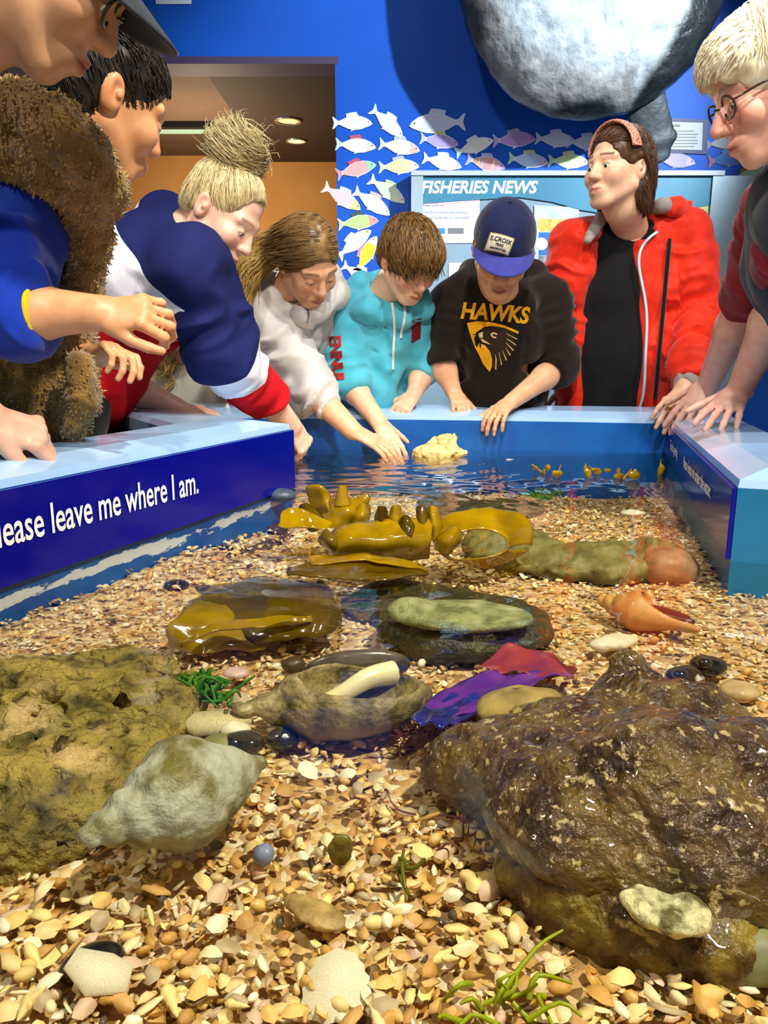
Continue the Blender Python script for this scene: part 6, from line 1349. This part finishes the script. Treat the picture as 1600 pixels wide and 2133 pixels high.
FISH = [(734, 256, 84, 0, 1, '#f2f2f6', '#ffffff', '#f0f0f0', '#ffffff', 1, 'white paper fish with bold white bars next to the doorway edge'),
 (807, 256, 86, 40, 1, '#e6e4f0', '#dfe0ee', '#e6ecf0', '#f0f0f8', 0, 'lilac white paper fish diving steeply beside the white barred fish'),
 (911, 257, 118, 3, -1, '#d8daf0', '#cfd4ee', '#d8dcee', '#e0e0f4', 0, 'large pale lilac paper fish, the only one facing the doorway'),
 (741, 303, 86, 4, 1, '#f0ece0', '#c86070', '#d8e4c0', '#e8e0d0', 0, 'cream paper fish with a red back fin near the doorway'),
 (832, 306, 88, 8, 1, '#ece4cc', '#c0c8d8', '#d8d8c8', '#e0c0b0', 0, 'cream paper fish with pencil scales below the lilac white fish'),
 (915, 294, 82, 8, 1, '#b4a4dc', '#d4dc84', '#b8c4c8', '#c0a8e0', 0, 'violet paper fish with a yellow green fin under the large fish'),
 (988, 305, 84, -18, 1, '#f0ece0', '#e0e4f0', '#a8dcc0', '#f4f0f0', 0, 'cream paper fish rising with a green tail beside the violet fish'),
 (742, 353, 86, -14, 1, '#f0b4b0', '#d85c6c', '#e89c98', '#a8dcb4', 0, 'pink paper fish with a green head near the doorway'),
 (831, 347, 86, -2, 1, '#f0d4a8', '#b8c0d4', '#d8dcc0', '#f0dcc0', 0, 'orange cream paper fish just above the corner of the notice board'),
 (921, 338, 84, 12, 1, '#eeeee0', '#d8dcc0', '#d4e4cc', '#f0ecd8', 0, 'plain cream paper fish above the F of the board heading'),
 (1012, 340, 84, 12, 1, '#e89ca0', '#b4b8e0', '#b0b4dc', '#d8a8c4', 2, 'rainbow striped paper fish above the board heading'),
 (713, 412, 90, 30, 1, '#ecd0d0', '#d0d4dc', '#f0e4d0', '#d8dc94', 0, 'pink and green paper fish overlapping the doorway edge'),
 (807, 397, 88, 32, 1, '#d4e8c4', '#c4d0a0', '#e0e8f0', '#e8e8d8', 0, 'pale green paper fish diving next to the board edge'),
 (775, 422, 90, 32, 1, '#e8e8ec', '#d0bcb4', '#d0d8dc', '#ece8e4', 0, 'white paper fish diving below the pale green fish'),
 (746, 463, 86, -6, 1, '#bce08c', '#4c5c50', '#e0c890', '#ec9c98', 0, 'lime paper fish with a red face and spiny fin'),
 (738, 507, 88, -38, 1, '#e4e4f0', '#dcdce8', '#d4e4d4', '#dcdcb8', 0, 'white lilac paper fish rising below the lime fish'),
 (764, 530, 84, -62, 1, '#ece440', '#e88898', '#e8a4a8', '#d8e4c8', 0, 'bright yellow paper fish standing nearly upright'),
 (748, 572, 80, 30, 1, '#ece4e4', '#e0d0d4', '#f0e8e8', '#f0e0e0', 0, 'pale paper fish half hidden behind the girl in white'),
 (1071, 291, 90, -3, 1, '#c8a0dc', '#c4b8dc', '#c0b4e0', '#cc9cd8', 0, 'purple striped paper fish above the notice board'),
 (1157, 291, 86, 4, 1, '#dce0f0', '#cdd6ec', '#d4dcec', '#e0e0f0', 0, 'pale blue white paper fish in front of the purple striped fish'),
 (1222, 298, 84, 4, 1, '#dce8f0', '#c4dcec', '#c8d4e0', '#e4ecf0', 0, 'pale paper fish partly hidden by the headband woman'),
 (1101, 334, 86, 6, 1, '#c4d4ec', '#d0e4a8', '#c0e0b0', '#d8c4dc', 0, 'pastel blue paper fish with a green tail above the board'),
 (1184, 336, 86, 2, 1, '#dcecb0', '#cce0a0', '#c8e4a0', '#e4ecc4', 0, 'yellow green paper fish beside the headband woman'),
 (1406, 334, 88, 6, 1, '#b0a4cc', '#8c90a8', '#a89cc0', '#c0b4d4', 0, 'lilac grey paper fish below the sunfish label'),
 (1510, 296, 84, -8, 1, '#a8acb0', '#9c9ca0', '#9890a8', '#b4b8b8', 0, 'grey white paper fish under the older woman\'s chin'),
 (1517, 331, 86, -8, 1, '#4c74b0', '#5c80a0', '#a86c80', '#5478a8', 0, 'blue paper fish with a pink tail below the grey white fish'),
 (1556, 369, 86, -16, 1, '#b8cca8', '#a86c40', '#b88040', '#c4d0a4', 0, 'pale green paper fish outlined in orange'),
 (1552, 415, 88, -20, 1, '#6c9cc8', '#c87c40', '#7ca0c0', '#88b0d0', 0, 'sky blue paper fish with an orange back fin'),
 (1541, 479, 88, -24, 1, '#84b860', '#5c9050', '#d8dcd8', '#98c070', 0, 'grass green paper fish with a white tail'),
 (1536, 542, 88, -2, 1, '#b4b4ac', '#9c9488', '#8c8c94', '#bcb8a8', 0, 'grey paper fish below the grass green fish'),
 (1524, 612, 84, -24, 1, '#c87c8c', '#58a868', '#a86c70', '#70b070', 0, 'pink paper fish with a green fin behind the maroon sleeve'),
 (1506, 666, 76, -10, 1, '#c8a888', '#b89878', '#b89c80', '#ccb090', 0, 'tan paper fish behind the older woman\'s forearm'),
 (884, 748, 84, -50, 1, '#ece4c8', '#d8d0b8', '#e0dcd0', '#f0e8d4', 0, 'cream paper fish between the two hoodie boys'),
 (882, 792, 80, 45, 1, '#e4e4e4', '#d4d8d8', '#e0e0dc', '#ece8e4', 0, 'white paper fish low on the wall between the hoodie boys')]
fm = lambda c: M('crayon_'+c[1:], c, .75, .2, c2='#d8d8d8', nscale=60, nmix=(.5, .9)) if False else M('crayon_'+c[1:], c, .75, .2)
for i, (px, py, L_, ang, fl, cb, cd, ct, chd, pat, lb_) in enumerate(FISH):
    o_ = P(px, py, WALLY-.0025); sz = L_*np.linalg.norm(P(px+1, py, WALLY)-P(px, py, WALLY)); a = R(-ang); x_ = V3(math.cos(a), 0, math.sin(a))*sz*fl; z_ = V3(-math.sin(a), 0, math.cos(a))*sz
    if fl < 0: x_ = V3(-math.cos(a), 0, math.sin(a))*sz; z_ = V3(math.sin(a), 0, math.cos(a))*sz
    off = lambda d: frame4(o_-V3(0, d, 0), x_, z_, (0, -1, 0))
    def pl(name, pts, d, col, par=None, th=.0008): 
        me = poly_me(name, pts, th, off(d), fm(col)); return ob(name, me, par)
    f_ = pl('paper_fish', BODY, 0, '#e8eaf0' if px < 1380 else '#8c90a0', None, .0016); tag(f_, lb_, 'paper fish', 'paper fish on the mural wall')  # paper greyed towards the right end: dimmer light there put into its colour
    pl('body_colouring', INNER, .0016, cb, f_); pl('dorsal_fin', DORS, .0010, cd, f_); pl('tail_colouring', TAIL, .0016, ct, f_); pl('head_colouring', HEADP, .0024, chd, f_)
    pl('eye', [(.40+.016*math.cos(t), .018+.016*math.sin(t)) for t in np.arange(8)*.785], .0032, '#50505c', f_)
    for q in range(5 if pat else 0):
        x0 = -.20+.09*q; hh = .10+.04*(1-abs(q-2.5)/2.5); pl('stripe', [(x0, -hh), (x0+.045, -hh-.005), (x0+.05, hh), (x0+.005, hh)], .0024, '#ffffff' if pat == 1 else ['#f0d070', '#a0c8e8', '#f0a070', '#d890c8', '#f4e090'][q], f_)
